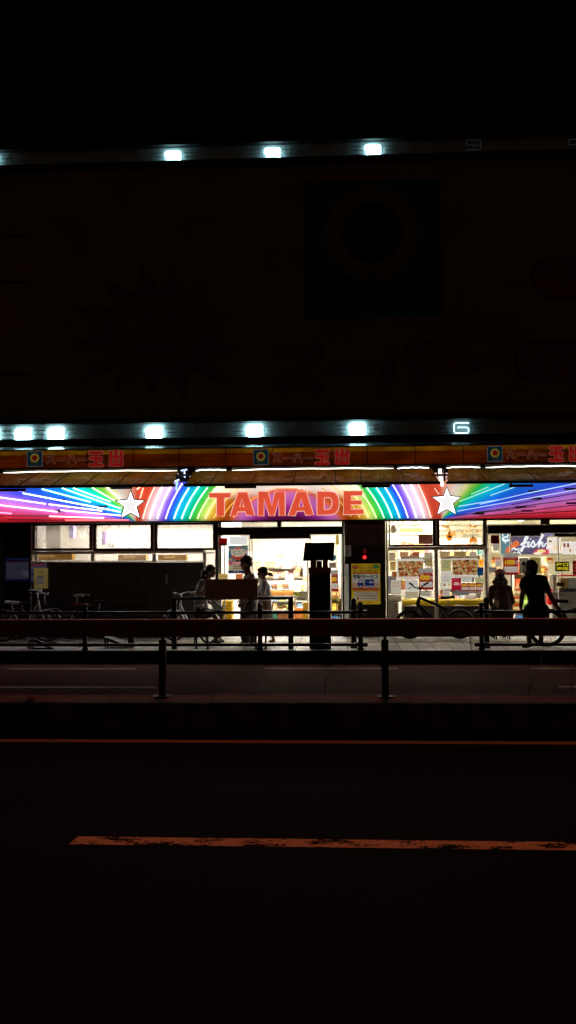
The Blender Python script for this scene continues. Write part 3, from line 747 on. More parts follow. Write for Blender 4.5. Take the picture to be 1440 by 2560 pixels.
m.build('stripe', fabric('awning_stripe', (.36,.22,.05), (.3,.16,.04), .5), vo)
m = MB(); m.box(X_L, X_R, AY-.01, AY+.03, z_b-.022, z_b-.001); m.build('hem_bar', soot, AW)
# unseen tubes added behind the fascia fabric to make it brighter
for k in range(-6, 6):
    m = MB(); xa = k*1.35-.2; m.tube([(xa, AY+.34, (z_t+z_b)/2+.02), (xa+1.25, AY+.34, (z_t+z_b)/2+.02)], .013, 6); m.build('added_backlight', glow('backlight', (1,.78,.48), 3.2), AW)
# glowing tubes and reflectors added along the bright line to light fascia and curtains
TB = 19.8
for a, b_, c_ in ((-330,-20,(1,.9,.75)),(8,443,(1,.88,.70)),(489,566,(.85,1,.95)),(580,984,(1,.94,.75)),(993,1073,(.85,.95,1)),(1116,1201,(1,.9,.85)),(1214,1480,(.95,1,.92)),(1492,1750,(.95,1,.92))):
    m = MB(); xa, xb = at(a, 1171, TB).x, at(b_, 1171, TB).x; zz = zc(1172.3, TB); n_ = 14; m.tube([(xa+(xb-xa)*i/n_, TB, zz-.016*abs(2*i/n_-1)**3-.004*math.sin(i*1.7)) for i in range(n_+1)], [.004]+[.0105]*(n_-1)+[.004], 8); lt = m.build('added_tube', glow('tube_%d' % int(c_[0]*100+c_[2]*1000), c_, 3.6), AW)
    m = MB(); m.add([(xa, TB+.02, zz+.012), (xb, TB+.02, zz+.012), (xb, TB+.05, zz+.052), (xa, TB+.05, zz+.052)], [(0,1,2,3)]); m.build('reflector', pm('reflector_grey', (.20,.20,.19), .5, var=.3), lt)
m = MB(); m.box(X_L, X_R, AY-.012, AY+.03, z_t+.001, z_t+.02); m.build('edge_bar', frame_dark, AW)
red_l = pm('lettering_red', (.44,.014,.012), .5, var=.2, emit=.34)  # letters and emblem glow by themselves to stand out on the fabric
red_d = pm('lettering_dark_red', (.16,.008,.006), .5, var=.2, emit=.15)
logo_blue = pm('logo_blue', (.008,.045,.075), .5, emit=.2, var=.5, scale=4); logo_edge = pm('logo_edge', (.20,.26,.27), .5, emit=.2); pet = pm('logo_petal', (.34,.26,.03), .5, emit=.3); ctr = pm('logo_centre', (.20,.006,.006), .5, emit=.35); lfm = pm('logo_leaf', (.10,.11,.02), .5, emit=.15)
pink = pm('lettering_edge', (.40,.16,.10), .6, emit=.35)
def caps(mb, ox, oy, w_, h_, segs, th, Y, m, edge=None, eth=0):
    "rounded strokes in a unit box placed at px ox, oy"
    i = 0
    for (a, b2) in segs:
        for t_, mm, yy in (((th+eth), edge, Y+.0040), (th, m, Y)) if edge is not None else ((th, m, Y),):
            A, Bv = Vector(at2(ox+a[0]*w_, oy+a[1]*h_, AY)), Vector(at2(ox+b2[0]*w_, oy+b2[1]*h_, AY)); d = Bv-A; an = math.atan2(d.y, d.x) if d.length > 1e-5 else 0
            mb.quad([(A.x+t_/2*math.cos(an+PI/2+PI*k/7), yy-.0004*i, A.y+t_/2*math.sin(an+PI/2+PI*k/7)) for k in range(8)]+[(Bv.x+t_/2*math.cos(an-PI/2+PI*k/7), yy-.0004*i, Bv.y+t_/2*math.sin(an-PI/2+PI*k/7)) for k in range(8)], mm)
        i += 1
TAMA = [((.10,.13),(.90,.13)),((.12,.47),(.86,.47)),((.5,.13),(.5,.9)),((.08,.9),(.92,.9)),((.80,.66),(.801,.66))]
DE = [((.12,.12),(.12,.40)),((.5,.06),(.5,.9)),((.88,.12),(.88,.40)),((.12,.42),(.88,.42)),((.12,.62),(.12,.88)),((.88,.62),(.88,.88)),((.12,.9),(.88,.9))]
SU = [((.05,.12),(.80,.12)),((.80,.12),(.08,.95)),((.52,.55),(.95,.95))]
PA = [((.36,.15),(.08,.95)),((.60,.15),(.95,.95))]
for lx, ly in ((68,1128),(633,1124),(1218,1115.5)):
    e = MB(); X0, X1, Z0, Z1 = rect(lx, ly, lx+38.5, ly+38.5, AY)
    e.box(X0, X1, AY-.010, AY-.002, Z0, Z1, 1); e.box(X0+.012, X1-.012, AY-.013, AY-.0101, Z0+.012, Z1-.012, 0)
    cx_, cz_ = (X0+X1)/2, (Z0+Z1)/2+.016; k = (X1-X0)
    for i in range(14):
        a = 2*PI*i/14; e.quad([(cx_+k*(.235*math.cos(a)+.07*math.cos(t)), AY-.015-.0003*i, cz_+k*(.235*math.sin(a)+.07*math.sin(t))) for t in [2*PI*j/10 for j in range(10)]], 2)
    e.quad([(cx_+k*.17*math.cos(2*PI*j/20), AY-.022, cz_+k*.17*math.sin(2*PI*j/20)) for j in range(20)], 3)
    for s_ in (-1, 1): e.quad([(cx_+s_*k*(.02+.28*t), AY-.0215, Z0+k*(.07+.22*t*t)) for t in (0,.3,.6,1)]+[(cx_+s_*k*(.02+.24*t), AY-.0215, Z0+k*(.13+.2*t)) for t in (.8,.4)], 4)
    e.build('sunflower_square', [logo_blue, logo_edge, pet, ctr, lfm], vo)
    t = MB(); Yt = AY-.010
    caps(t, lx+48, ly+9, 22, 22, SU, .026, Yt, 0, 2, .012); caps(t, lx+75, ly+18, 20, 6, [((.05,.5),(.95,.5))], .026, Yt, 0, 2, .012); caps(t, lx+100, ly+9, 22, 22, PA, .026, Yt, 0, 2, .012)
    caps(t, lx+127, ly+18, 20, 6, [((.05,.5),(.95,.5))], .026, Yt, 0, 2, .012)
    c = at(lx+122, ly+8, AY); t.tube([(c.x+.022*math.cos(2*PI*j/14), Yt, c.z+.022*math.sin(2*PI*j/14)) for j in range(14)], .006, 5, 0, True)
    t.build('lettering', [red_d, red_l, pink], vo)
    t = MB(); caps(t, lx+155, ly-1, 35, 40, TAMA, .062, Yt, 0, 1, .016); caps(t, lx+205, ly-2, 35, 40, DE, .062, Yt, 0, 1, .016)
    t.build('lettering', [red_l, pink], vo)

# ------------------------------------------------------------------ lower awning curtains between fascia and neon sign
cur_m = fabric('curtain_brown', (.17,.068,.008), (.30,.115,.014), .5, .045, scale=1.6, stretch=(1.5,1,2))
Y1c, Y2c = 19.95, 19.5
def curtain(label, tl, tr, bl, br, seams, arms):
    zt_, zb_ = zc(1175, Y1c), zc(1207, Y2c)
    t = thing('awning_curtain', label, 'awning', (at((tl+tr)/2, 1190, Y2c).x, Y2c, zb_), 'retracted awning curtains')
    m = MB(); nx_, nz_ = 90, 8; vs = []
    for j in range(nz_+1):
        v = j/nz_
        for i in range(nx_+1):
            u = i/nx_; px = (tl+(tr-tl)*u)*(1-v)+(bl+(br-bl)*u)*v
            bulge = .09*math.sin(PI*v)*(.8+.3*math.sin(px*.083+.7*math.sin(px*.021)))+.012*math.sin(px*.19+v*3)
            Y = Y1c+(Y2c-Y1c)*v+bulge
            vs.append((at(px, 1190, Y).x, Y, zt_+(zb_-zt_)*(v**1.15)))
    m.add(vs, [(j*(nx_+1)+i, (j+1)*(nx_+1)+i, (j+1)*(nx_+1)+i+1, j*(nx_+1)+i+1) for j in range(nz_) for i in range(nx_)], 0, True)
    co = m.build('fabric', cur_m, t)
    for px in seams:
        s_ = MB()
        pb = px+(px-850)*.075; pts = []
        for j in range(9):
            v = j/8; p_ = px+(pb-px)*v; Y = Y1c+(Y2c-Y1c)*v+.09*math.sin(PI*v)*(.8+.3*math.sin(p_*.083+.7*math.sin(p_*.021)))-.012
            pts.append((at(p_, 1190, Y).x, Y, zt_+(zb_-zt_)*(v**1.15)))
        s_.tube(pts, .008, 5); s_.build('seam', soot, co)
    m = MB(); m.box(at(bl-4, 1210, Y2c).x, at(br+4, 1210, Y2c).x, Y2c-.04, Y2c+.04, zc(1214, Y2c), zb_-.002); m.build('bottom_bar', soot, t, bevel=.012)
    m = MB(); m.tube([(at(tl, 1175, Y1c).x, Y1c+.02, zt_+.01), (at(tr, 1175, Y1c).x, Y1c+.02, zt_+.01)], .022, 8); m.build('roller', soot, t)
    for a0, a1, y0, y1 in arms:
        m = MB(); X0, X1, Z0, Z1 = rect(a0, y0, a1, y1, Y2c+.1)
        m.box(X0, X1, Y2c+.05, Y2c+.13, Z0, Z1); m.box(X0+.02, X0+.06, Y2c+.06, Y2c+.12, Z1, Z1+.06); m.build('arm', pm('arm_brown', (.06,.022,.012), .4, .3), t, bevel=.01)
    return t
curtain('brown retracted awning curtain over the hazy windows with streaky shine', -300, 447, -315, 434, (-10,100,180,255,330,392), ((-12,66,1222,1229),(277,331,1216,1223)))
curtain('brown retracted awning curtain over the big red letters', 486, 1079, 464, 1097, (548,645,742,840,900,1000), ((562,641,1214,1221),(904,976,1212,1219)))
curtain('brown retracted awning curtain over the fish window and exit door', 1121, 1700, 1119, 1720, (1190,1308,1420,1530), ((1272,1332,1211,1218),(1590,1650,1208,1215)))
for px, lab in ((459,'small dark awning bracket in the gap near the first star'), (1100,'dark cross-shaped awning bracket in the gap above the second star')):
    t = thing('awning_bracket', lab, 'bracket', tuple(at(px, 1190, 19.8)), 'brackets between awning curtains')
    m = MB(); m.pbox(px-21, 1185, px+20, 1190, 19.8, 19.85); m.build('crossbar', frame_red, t, bevel=.006)
    if px < 1000:
        for i, (pts, col) in enumerate((([(429,1192),(447,1186)],(225,230,255)),([(433,1205),(448,1199)],(215,225,255)),([(452,1177),(468,1174)],(190,205,255)),([(461,1178),(462,1194)],(200,210,255)),([(471,1177),(471,1191),(478,1189)],(235,240,255)),([(443,1203),(440,1226)],(150,215,255)))):
            m = MB(); m.tube([at(q[0], q[1], 20.02) for q in pts], .018, 7); m.build('neon_piece', glow('piece_%d' % i, lin(col), 1.5), t)
    else:
        c = at(1100, 1186, 20.05)
        m = MB(); m.prism([(c.x+.155*math.cos(a), c.z+.135*math.sin(a)) for a in [PI+PI*k/14 for k in range(15)]]+[(c.x+.155, c.z+.03), (c.x-.155, c.z+.03)], 20.05, 20.08); m.build('neon_disc', glow('disc_pink', lin((255,205,195)), .95), t)
        m = MB(); m.tube([at(1100, 1172, 20.02), at(1100, 1186, 20.02), at(1103, 1200, 20.02), at(1106, 1216, 20.02)], [.035,.03,.035,.03], 8); m.build('neon_piece', glow('piece_white', (1,.9,.87), 1.6), t)
    m = MB(); m.pbox(px+9, 1172, px+14, 1203, 19.86, 19.92); m.pbox(px-7, 1178, px-4, 1192, 19.86, 19.92); m.build('upright', frame_red, t, bevel=.006)
# ------------------------------------------------------------------ ceiling lights of the shop
lamp_e = glow('fluorescent', (1.0,.86,.62), 15.0)
lamp_c = glow('fluorescent_cool', (1.0,.94,.82), 95.0)
def lamp(x, y, mat, label, L=1.25, z=CEIL-.05):
    t = thing('ceiling_light', label, 'ceiling light', (x, y, z), 'ceiling lights inside the shop')
    m = MB(); m.box(x-L/2, x+L/2, y-.09, y+.09, z, z+.045); m.build('housing', white_paint, t)
    m = MB(); m.box(x-L/2+.03, x+L/2-.03, y-.07, y+.07, z-.03, z-.001); m.build('diffuser', mat, t)
rows = ((21.6, 'first'), (23.1, 'second'), (24.7, 'third'), (26.3, 'fourth'))
lamp_f = glow('fluorescent_front', (1.0,.92,.78), 95.0); lamp_g = glow('fluorescent_front_dim', (1.0,.91,.76), 70.0)
for i, (y, wd) in enumerate(rows):
    for j in range(6):
        x = xd+.9+j*1.75
        lamp(x, y, (lamp_f if j < 3 else lamp_g) if i == 0 else lamp_c if j < 3 else lamp_e, 'fluorescent strip light on the shop ceiling, %s row from the glass' % wd)
lamp_h = glow('fluorescent_backroom', (1.0,.92,.80), 72.0)
for j, x in enumerate((xc(240), xc(340), xc(450))):
    lamp(x, 21.35, lamp_h, 'fluorescent strip light behind the hazy windows', 1.0)

# ------------------------------------------------------------------ printed sheets, posters and boards
W = (240,238,230)
def lines(p, u0, v0, u1, v1, n, m, rnd=.35, h=.35):
    for i in range(n):
        v = v0+(v1-v0)*(i+.5)/n; dv = (v1-v0)/n*h
        u = u0
        while u < u1-.03:
            w_ = random.uniform(.05, .16); p.r(u, v-dv/2, min(u1, u+w_), v+dv/2, m); u += w_+random.uniform(.012, .03)
    return p
# delivery service poster on the pier
p = Panel(878.5, 1409, 951, 1511, FY-.10, paper((205,172,40), .20))
p.r(.03,.26,.97,.60,paper((205,200,185), .22)); p.r(.03,.47,.97,.60,paper((200,160,140), .20))
p.disc(.14,.085,.115,.045,paper((170,25,25), .2)); p.disc(.85,.075,.11,.05,paper((30,110,45), .2))
rd = paper((165,25,20), .2)
lines(p, .07,.055,.22,.11,2,paper((220,150,130),.2)); lines(p, .78,.05,.93,.10,2,paper((150,200,150),.2))
p.t('お買い上げ商品',.28,.065,.73,.125,paper((150,60,20),.2),.012); p.t('毎日、ご自宅までお届けします',.05,.145,.93,.20,paper((110,60,15),.2),.012)
p.r(.06,.215,.92,.245,rd); p.t('ご自宅でのお買い物をお手伝い',.16,.219,.82,.241,paper((230,170,110),.2),.0)
p.t('宅配サービス',.05,.27,.94,.37,paper((18,30,70),.10),.03)
bl = paper((22,50,130), .16)
p.poly(((.21,.53),(.21,.49),(.26,.40),(.41,.40),(.41,.55),(.36,.55),(.36,.555),(.24,.555),(.24,.53)), bl); p.poly(((.28,.415),(.395,.415),(.395,.465),(.255,.465)), paper((210,210,200), .2)); p.r(.46,.39,.78,.545,bl)
p.t('スーパー',.49,.435,.60,.465,paper((200,205,220),.2)); p.t('玉出',.61,.425,.75,.48,paper((215,215,225),.2),.03)
for u in (.31,.67): p.disc(u,.555,.055,.038,bl); p.disc(u,.553,.03,.021,paper((205,205,210),.2))
p.r(.02,.605,.98,.64,rd); p.r(.07,.655,.93,.68,rd); lines(p,.16,.658,.8,.677,1,paper((230,190,90),.2),h=.5)
p.r(.08,.685,.92,.90,paper((205,195,165),.2)); lines(p,.12,.70,.72,.745,2,paper((90,85,70),.1)); p.r(.76,.715,.82,.735,rd); p.r(.85,.715,.91,.735,rd)
lines(p,.14,.76,.88,.80,1,paper((150,85,30),.1)); lines(p,.25,.79,.80,.81,1,paper((130,80,40),.1)); lines(p,.28,.83,.88,.875,2,paper((80,80,75),.1)); p.r(.18,.82,.25,.88,rd)
p.t('スーパー',.40,.925,.52,.96,paper((120,50,20),.1)); p.t('玉出',.55,.92,.68,.965,rd,.02)
p.done('delivery_poster', 'yellow delivery service poster with a blue truck on the dark pier', 'poster')
p = Panel(863.5, 1310, 962, 1362, FY-.09, pm('dim_sign', (.055,.02,.016), .5, var=.3, emit=.05))
dk = pm('dim_sign_text', (.012,.008,.008), .6)
p.t('お客様各位',.08,.22,.5,.36,dk,.02); p.t('営業時間のご案内',.12,.46,.72,.56,dk,.02); lines(p,.12,.62,.62,.85,2,dk,h=.3); p.disc(.84,.46,.06,.06,dk); p.r(.79,.62,.89,.94,pm('dim_code', (.02,.012,.012), .7))
p.done('notice_sign', 'dim dark red notice board high on the pier beside the entrance', 'sign')
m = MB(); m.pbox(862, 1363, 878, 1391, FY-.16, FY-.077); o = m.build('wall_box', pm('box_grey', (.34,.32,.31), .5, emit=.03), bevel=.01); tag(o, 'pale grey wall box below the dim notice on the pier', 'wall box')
AL = thing('alarm_lamp', 'round red alarm lamp glowing on the pier above the delivery poster', 'lamp', tuple(at(911, 1394, FY-.09)))
m = MB(); m.pbox(899, 1371, 924, 1403, FY-.085, FY-.076); m.build('back_plate', soot, AL)
m = MB(); c = at(911.5, 1393, FY-.12); m.ell(c, .034, .03, .034); m.build('lens', glow('red_lamp', (1,.02,.02), 2.6), AL)
m = MB(); m.tube([c+Vector((.045*math.cos(t), .02, .045*math.sin(t))) for t in [2*PI*k/20 for k in range(20)]], .012, 6, 0, True); m.build('bezel', pm('bezel_red', (.12,.006,.006), .5), AL)
m = MB(); c2_ = at(912, 1378, FY-.11); m.box(c2_.x-.03, c2_.x+.03, c2_.y, c2_.y+.02, c2_.z-.05, c2_.z+.05); m.build('strobe', pm('strobe_red', (.20,.01,.01), .3, emit=.25), AL)
# entrance: red card, bowl poster
GYp = FY-.03
p = Panel(548, 1345, 568, 1364, GYp, paper((150,8,12), .35)); p.r(.05,.70,.97,.98,paper((50,30,25),.05)); lines(p,.12,.74,.9,.9,1,paper((170,110,90),.1)); p.done('door_card', 'small dark red card stuck high on the glass beside the entrance', 'card')
p = Panel(571, 1364, 620, 1434, GYp-.004, paper((95,140,160), .32))
for u, v, a, b_, c_ in ((.08,.14,.10,.05,(200,190,170)),(.88,.10,.12,.06,(160,170,140)),(.93,.22,.07,.08,(215,195,200)),(.12,.50,.09,.05,(215,180,140)),(.9,.42,.1,.06,(120,150,190))): p.disc(u,v,a,b_,paper(c_,.3))
p.r(.0,.25,.1,.42,paper((40,120,150),.3)); p.disc(.5,.31,.36,.19,paper((222,70,40),.35)); p.disc(.5,.24,.37,.16,paper((240,228,205),.4)); p.r(.33,.06,.65,.14,paper((225,90,55),.35))
tx = paper((60,45,40), .05); p.t('冬の味',.36,.07,.62,.13,paper((250,215,190),.3),.01); p.t('おでんで',.22,.165,.80,.25,tx,.02); p.t('あったか',.28,.27,.72,.34,tx,.02)
p.poly(((.2,.55),(.85,.55),(.75,.50),(.35,.50)), paper((205,160,90),.3)); p.r(.38,.505,.54,.56,tx)
p.r(0,.575,1,.685,paper((222,105,115),.35)); p.t('お買得品',.2,.59,.8,.67,paper((248,215,215),.4),.02); p.r(0,.69,1,.895,paper((215,200,165),.35))
lines(p,.24,.71,.80,.87,2,paper((90,75,55),.1),h=.35); p.r(0,.9,1,1,paper((30,38,100),.2)); lines(p,.25,.91,.55,.945,1,paper((215,215,225),.3)); lines(p,.1,.955,.7,.985,1,paper((190,195,215),.3),h=.5)
p.done('bowl_poster', 'blue poster of a red and white bowl on the entrance glass', 'poster')
p = Panel(546, 1434, 570, 1449, GYp, paper((240,215,130), .4)); lines(p,.1,.15,.9,.85,3,paper((190,120,50),.2)); p.done('price_sheet', 'small yellow price sheet low on the entrance glass', 'notice')
p = Panel(589, 1435, 606, 1449, GYp, paper((238,120,60), .4)); lines(p,.1,.3,.9,.8,2,paper((250,180,140),.4)); p.done('price_sheet', 'small orange sheet under the blue bowl poster', 'notice')
p = Panel(574, 1341, 618, 1361, GYp+.001, paper((246,246,246), .75)); lines(p,.25,.62,.55,.85,1,paper((170,170,165),.4)); lines(p,.4,.3,.85,.55,1,paper((190,190,190),.4),h=.4); p.done('plain_notice', 'bright white notice above the blue bowl poster', 'notice')

def thousand(px, Y, name, label, cat='poster', small=False, group=None, txt='1000'):
    p = Panel(*px, Y, paper((165,18,26), .30))
    p.r(0,-.26,1,-.001,paper((190,186,176),.45)) if not small else None
    if not small: lines(p,.30,-.13,.62,-.05,1,paper((110,100,90),.1)); p.disc(.72,-.10,.06,.035,paper((200,180,60),.3))
    p.r(.03,.04,.97,.10,paper((190,60,60),.3)); lines(p,.12,.05,.86,.095,1,paper((235,170,150),.3),h=.6)
    if txt == '1000': p.t('-',.04,.27,.12,.31,paper((250,190,40),.5),.03); p.t('1000',.12,.14,.76,.42,paper((245,205,60),.55),.035)
    else: p.t(txt,.04,.14,.76,.42,paper((245,205,60),.55),.035)
    p.t('円引',.79,.18,.97,.44,paper((225,205,195),.45),.02); lines(p,.25,.44,.72,.49,1,paper((240,170,60),.4),h=.5); p.disc(.09,.47,.06,.035,paper((235,130,90),.4))
    p.r(.06,.53,.95,.85,paper((225,215,205),.5)); lines(p,.1,.62,.90,.80,2,paper((130,120,115),.2),h=.25); lines(p,.35,.89,.8,.96,1,paper((210,90,70),.3),h=.4)
    return p.done(name, label, cat, group)
thousand((1047.5,1432,1083,1474.5), GYp, 'discount_poster', 'red 1000 discount poster on the window behind the black bicycle')
thousand((828,1436,845.5,1478), GYp-.06, 'discount_poster', 'red discount poster half hidden by the dark pillar, on the door glass', txt='00')
thousand((1258.5,1393.5,1295.5,1437), FY-.10, 'discount_poster', 'red 1000 discount poster on a pole beside the capped person')
for i, x in enumerate((1153.5,1171.5,1190)):
    thousand((x,1457.5,x+17,1478), GYp, 'discount_card', 'small red and yellow discount card, %s of three in a row on the window' % ('first','second','third')[i], 'card', True)
m = MB(); m.tube([at(1279, 1437, FY-.09), at(1280, 1560, FY-.09), at(1280, 1592, FY-.09)], .012, 8); m.ell(at(1280, 1592, FY-.09), .12, .12, .015); o = m.build('poster_stand', black_metal); tag(o, 'thin black pole stand holding up the red discount poster', 'stand')
p = Panel(1129, 1445, 1153, 1475.5, GYp, paper((205,28,62), .38)); p.t('20',.26,.34,.74,.58,paper((250,225,215),.55),.05); p.disc(.13,.50,.07,.06,paper((240,170,170),.4)); p.disc(.88,.5,.08,.06,paper((240,170,170),.4)); lines(p,.15,.08,.7,.26,2,paper((235,130,140),.4),h=.3); lines(p,.25,.63,.8,.68,1,paper((235,130,140),.4)); p.done('pink_poster', 'crimson poster with a white 20 on the window', 'poster')
# food photograph sheets
def mosaic(name):
    m, nt, out = newmat(name); N, L = nt.nodes.new, nt.links.new
    tc = N('ShaderNodeTexCoord'); vo_ = N('ShaderNodeTexVoronoi'); vo_.inputs['Scale'].default_value = 24; L(tc.outputs['Object'], vo_.inputs['Vector'])
    sp = N('ShaderNodeSeparateColor'); L(vo_.outputs['Color'], sp.inputs[0])
    cr = N('ShaderNodeValToRGB'); els = cr.color_ramp.elements
    for i, (pos, c) in enumerate(((0,(60,40,25)),(.2,(190,80,40)),(.38,(215,170,110)),(.55,(225,205,150)),(.7,(180,140,60)),(.85,(110,95,50)),(1,(225,110,60)))):
        e = els[i] if i < 2 else els.new(pos); e.position = pos; e.color = (*lin(c), 1)
    no = N('ShaderNodeTexNoise'); no.inputs['Scale'].default_value = 60; L(tc.outputs['Object'], no.inputs['Vector'])
    ad = N('ShaderNodeMath'); ad.operation = 'ADD'; mu = N('ShaderNodeMath'); mu.operation = 'MULTIPLY_ADD'; mu.inputs[1].default_value = .7; mu.inputs[2].default_value = -.35
    L(no.outputs['Fac'], mu.inputs[0]); L(sp.outputs[0], ad.inputs[0]); L(mu.outputs[0], ad.inputs[1]); L(ad.outputs[0], cr.inputs[0])
    b = N('ShaderNodeBsdfPrincipled'); b.inputs['Roughness'].default_value = .5; L(cr.outputs[0], b.inputs['Base Color']); L(cr.outputs[0], b.inputs['Emission Color']); b.inputs['Emission Strength'].default_value = .5
    L(b.outputs[0], out.inputs[0]); return m
mos = mosaic('food_photos')  # food sheets glow by themselves in place of light through them
p = Panel(992, 1397, 1059, 1449, GYp+.001, paper((245,240,228),.6)); p.r(.05,.11,.99,.86,mos); lines(p,.1,.9,.9,.97,1,paper((200,120,100),.3)); p.done('food_sheet', 'wide sheet of small food photos beside the red discount poster', 'poster')
p = Panel(1129, 1396, 1196, 1447, GYp+.001, paper((245,240,228),.6)); p.r(.03,.06,.98,.80,mos); lines(p,.1,.85,.9,.97,2,paper((190,150,130),.3)); p.done('food_sheet', 'wide sheet of small food photos above the crimson poster', 'poster')
p = Panel(1103, 1397, 1128, 1470, GYp, paper((238,235,225),.6)); p.r(.02,.03,.98,.42,paper((205,200,135),.5)); p.disc(.5,.23,.28,.11,paper((190,185,130),.45)); p.disc(.5,.23,.14,.055,paper((208,203,150),.45)); lines(p,.15,.06,.85,.11,1,paper((180,150,60),.3)); lines(p,.25,.52,.75,.57,1,paper((200,60,50),.3)); lines(p,.1,.59,.9,.80,5,paper((140,140,150),.3),h=.4); p.r(.18,.84,.42,.93,paper((205,160,90),.4)); p.disc(.72,.88,.12,.05,paper((225,210,120),.5)); p.done('tall_notice', 'tall pale notice with an olive top between the two food sheets', 'notice')
p = Panel(1012, 1450, 1046, 1496, GYp, paper((232,230,222),.55)); lines(p,.1,.05,.9,.55,6,paper((180,178,170),.4),h=.3); p.r(.0,.62,.99,.98,paper((215,205,170),.5)); lines(p,.1,.66,.9,.9,3,paper((190,170,130),.35)); p.done('white_notice', 'white printed notice low on the window under the food photos', 'notice')
p = Panel(977, 1450, 1003, 1486, GYp, paper((222,212,190),.5)); lines(p,.15,.12,.85,.5,4,paper((180,165,140),.4),h=.3); p.disc(.35,.7,.12,.08,paper((200,205,190),.5)); p.disc(.7,.7,.12,.08,paper((200,205,190),.5)); p.done('beige_notice', 'beige framed notice at the corner of the sales window', 'notice')
p = Panel(1003.5, 1452, 1013, 1473, GYp, paper((225,120,70),.4)); p.disc(.5,.3,.3,.2,paper((245,190,60),.5)); lines(p,.1,.6,.9,.9,2,paper((250,210,170),.4)); p.done('orange_notice', 'narrow orange notice between the beige and white notices', 'notice')
p = Panel(1193.5, 1418, 1208, 1438.5, GYp-.002, paper((15,45,115),.25)); p.r(.0,.52,1,1,paper((20,95,140),.3)); lines(p,.2,.2,.8,.3,1,paper((120,150,210),.3)); p.done('blue_card', 'small blue card at the edge of the sales window', 'card')
p = Panel(1153.5, 1443, 1186, 1456, GYp, paper((228,228,218),.55)); lines(p,.1,.1,.6,.9,3,paper((150,180,160),.3)); p.r(.82,.1,.95,.9,paper((120,125,120),.2)); p.done('white_strip', 'white strip notice above the small discount cards', 'notice')
p = Panel(1187, 1443, 1210, 1456.5, GYp, paper((215,212,160),.5)); lines(p,.1,.2,.9,.8,2,paper((180,170,110),.3)); p.done('olive_notice', 'olive notice above the third small discount card', 'notice')
p = Panel(1197.5, 1398, 1210, 1417, GYp+.3, paper((240,180,50),.5)); p.t('特価',.1,.15,.9,.85,paper((215,110,30),.3),.03); p.done('sale_flag', 'orange and yellow sale sheet above the small blue card', 'notice')
p = Panel(1137, 1478, 1173, 1488, GYp, paper((165,165,160),.3)); lines(p,.05,.2,.95,.8,1,paper((120,120,118),.2)); p.done('grey_plate', 'grey plate under the crimson poster', 'plate')
p = Panel(1227, 1338, 1248, 1358.5, GYp, paper((70,6,10),.2)); lines(p,.2,.7,.8,.85,1,paper((40,8,8),.1)); p.done('door_card', 'square dark red card on the glass beside the fish banner', 'card')
p = Panel(1214, 1380, 1218.5, 1409, FY-.085, paper((40,38,36),.05)); lines(p,.2,.03,.8,.97,6,paper((220,215,205),.3),h=.6); p.done('column_sticker', 'narrow black sticker on the aluminium column', 'sticker')
# many small notices stuck to the sales-room glass
for i, (px, py, w_, h_, c_, lab) in enumerate(((980,1392,16,20,(236,215,170),'cream notice at the top corner of the first lower window'),(1010,1386,22,12,(245,190,140),'peach strip notice high on the first lower window'),(1040,1385,18,10,(226,120,80),'coral strip notice high on the first lower window'),(1070,1388,20,12,(238,225,190),'pale notice at the upper mullion corner of the first window'),(1075,1408,14,16,(215,190,120),'khaki notice over the red discount poster'),
    (982,1415,14,22,(240,200,120),'amber notice beside the first food sheet'),(986,1436,12,14,(200,120,70),'brown notice above the beige framed notice'),(1064,1484,26,14,(224,218,195),'ivory notice under the red discount poster'),(1066,1478,8,5,(190,70,60),'tiny red sticker under the red discount poster'),(1112,1385,26,14,(238,205,150),'buff strip notice over the tall pale notice'),(1150,1384,30,12,(205,175,105),'ochre strip notice over the second food sheet'),(1182,1386,18,12,(240,228,200),'cream strip notice next to the exit sign'),
    (1116,1482,18,16,(246,240,228),'white notice under the tall pale notice'),(1140,1437,16,8,(196,186,170),'grey strip over the crimson poster'),(1202,1468,8,20,(228,222,190),'narrow pale notice by the column'),(1104,1480,7,12,(225,150,90),'tan sticker by the mullion'),(1240,1366,16,22,(246,232,210),'pale notice under the square red card'),(1232,1425,20,14,(170,160,150),'grey notice beside the capped person'),(1246,1405,16,24,(250,240,225),'white notice beside the red poster on the pole'),(1240,1396,22,9,(240,150,70),'orange strip beside the red poster on the pole'))):
    p = Panel(px-w_/2, py-h_/2, px+w_/2, py+h_/2, GYp+.002 if px < 1215 else FY+.06, paper(c_,.42)); dk_ = paper(tuple(int(v*.62) for v in c_),.2)
    if w_ > 9: p.r(.06,.08,.94,.26,paper(tuple(int(v*.8) for v in c_),.3)); lines(p,.12,.34,.88,.92,3,dk_,h=.35)
    else: p.r(.2,.2,.8,.5,dk_)
    p.done('small_notice', lab, 'notice')
# exit-only board in yellow characters
p = Panel(1388.5, 1404, 1423, 1428, FY-.10, paper((14,14,14),.0), .03); yl = paper((214,200,40),.55)
p.t('出口',.09,.10,.92,.47,yl,.05); p.t('専用',.09,.54,.92,.92,yl,.05); p.done('exit_board', 'black exit-only board with four yellow characters', 'sign')
m = MB(); m.tube([at(1405, 1428, FY-.085), at(1405, 1480, FY-.085)], .008, 6); m.pbox(1392, 1456, 1411, 1466, FY-.12, FY-.09); o = m.build('sign_stand', pm('stand_brown', (.07,.03,.02), .5)); tag(o, 'slim stand with a brown plate under the exit-only board', 'stand')
p = Panel(1432, 1402, 1470, 1437, FY-.10, paper((130,16,24),.3)); lines(p,.1,.2,.9,.8,3,paper((200,140,70),.3)); p.done('red_poster', 'dark red poster cut by the edge of the view near the exit board', 'poster')
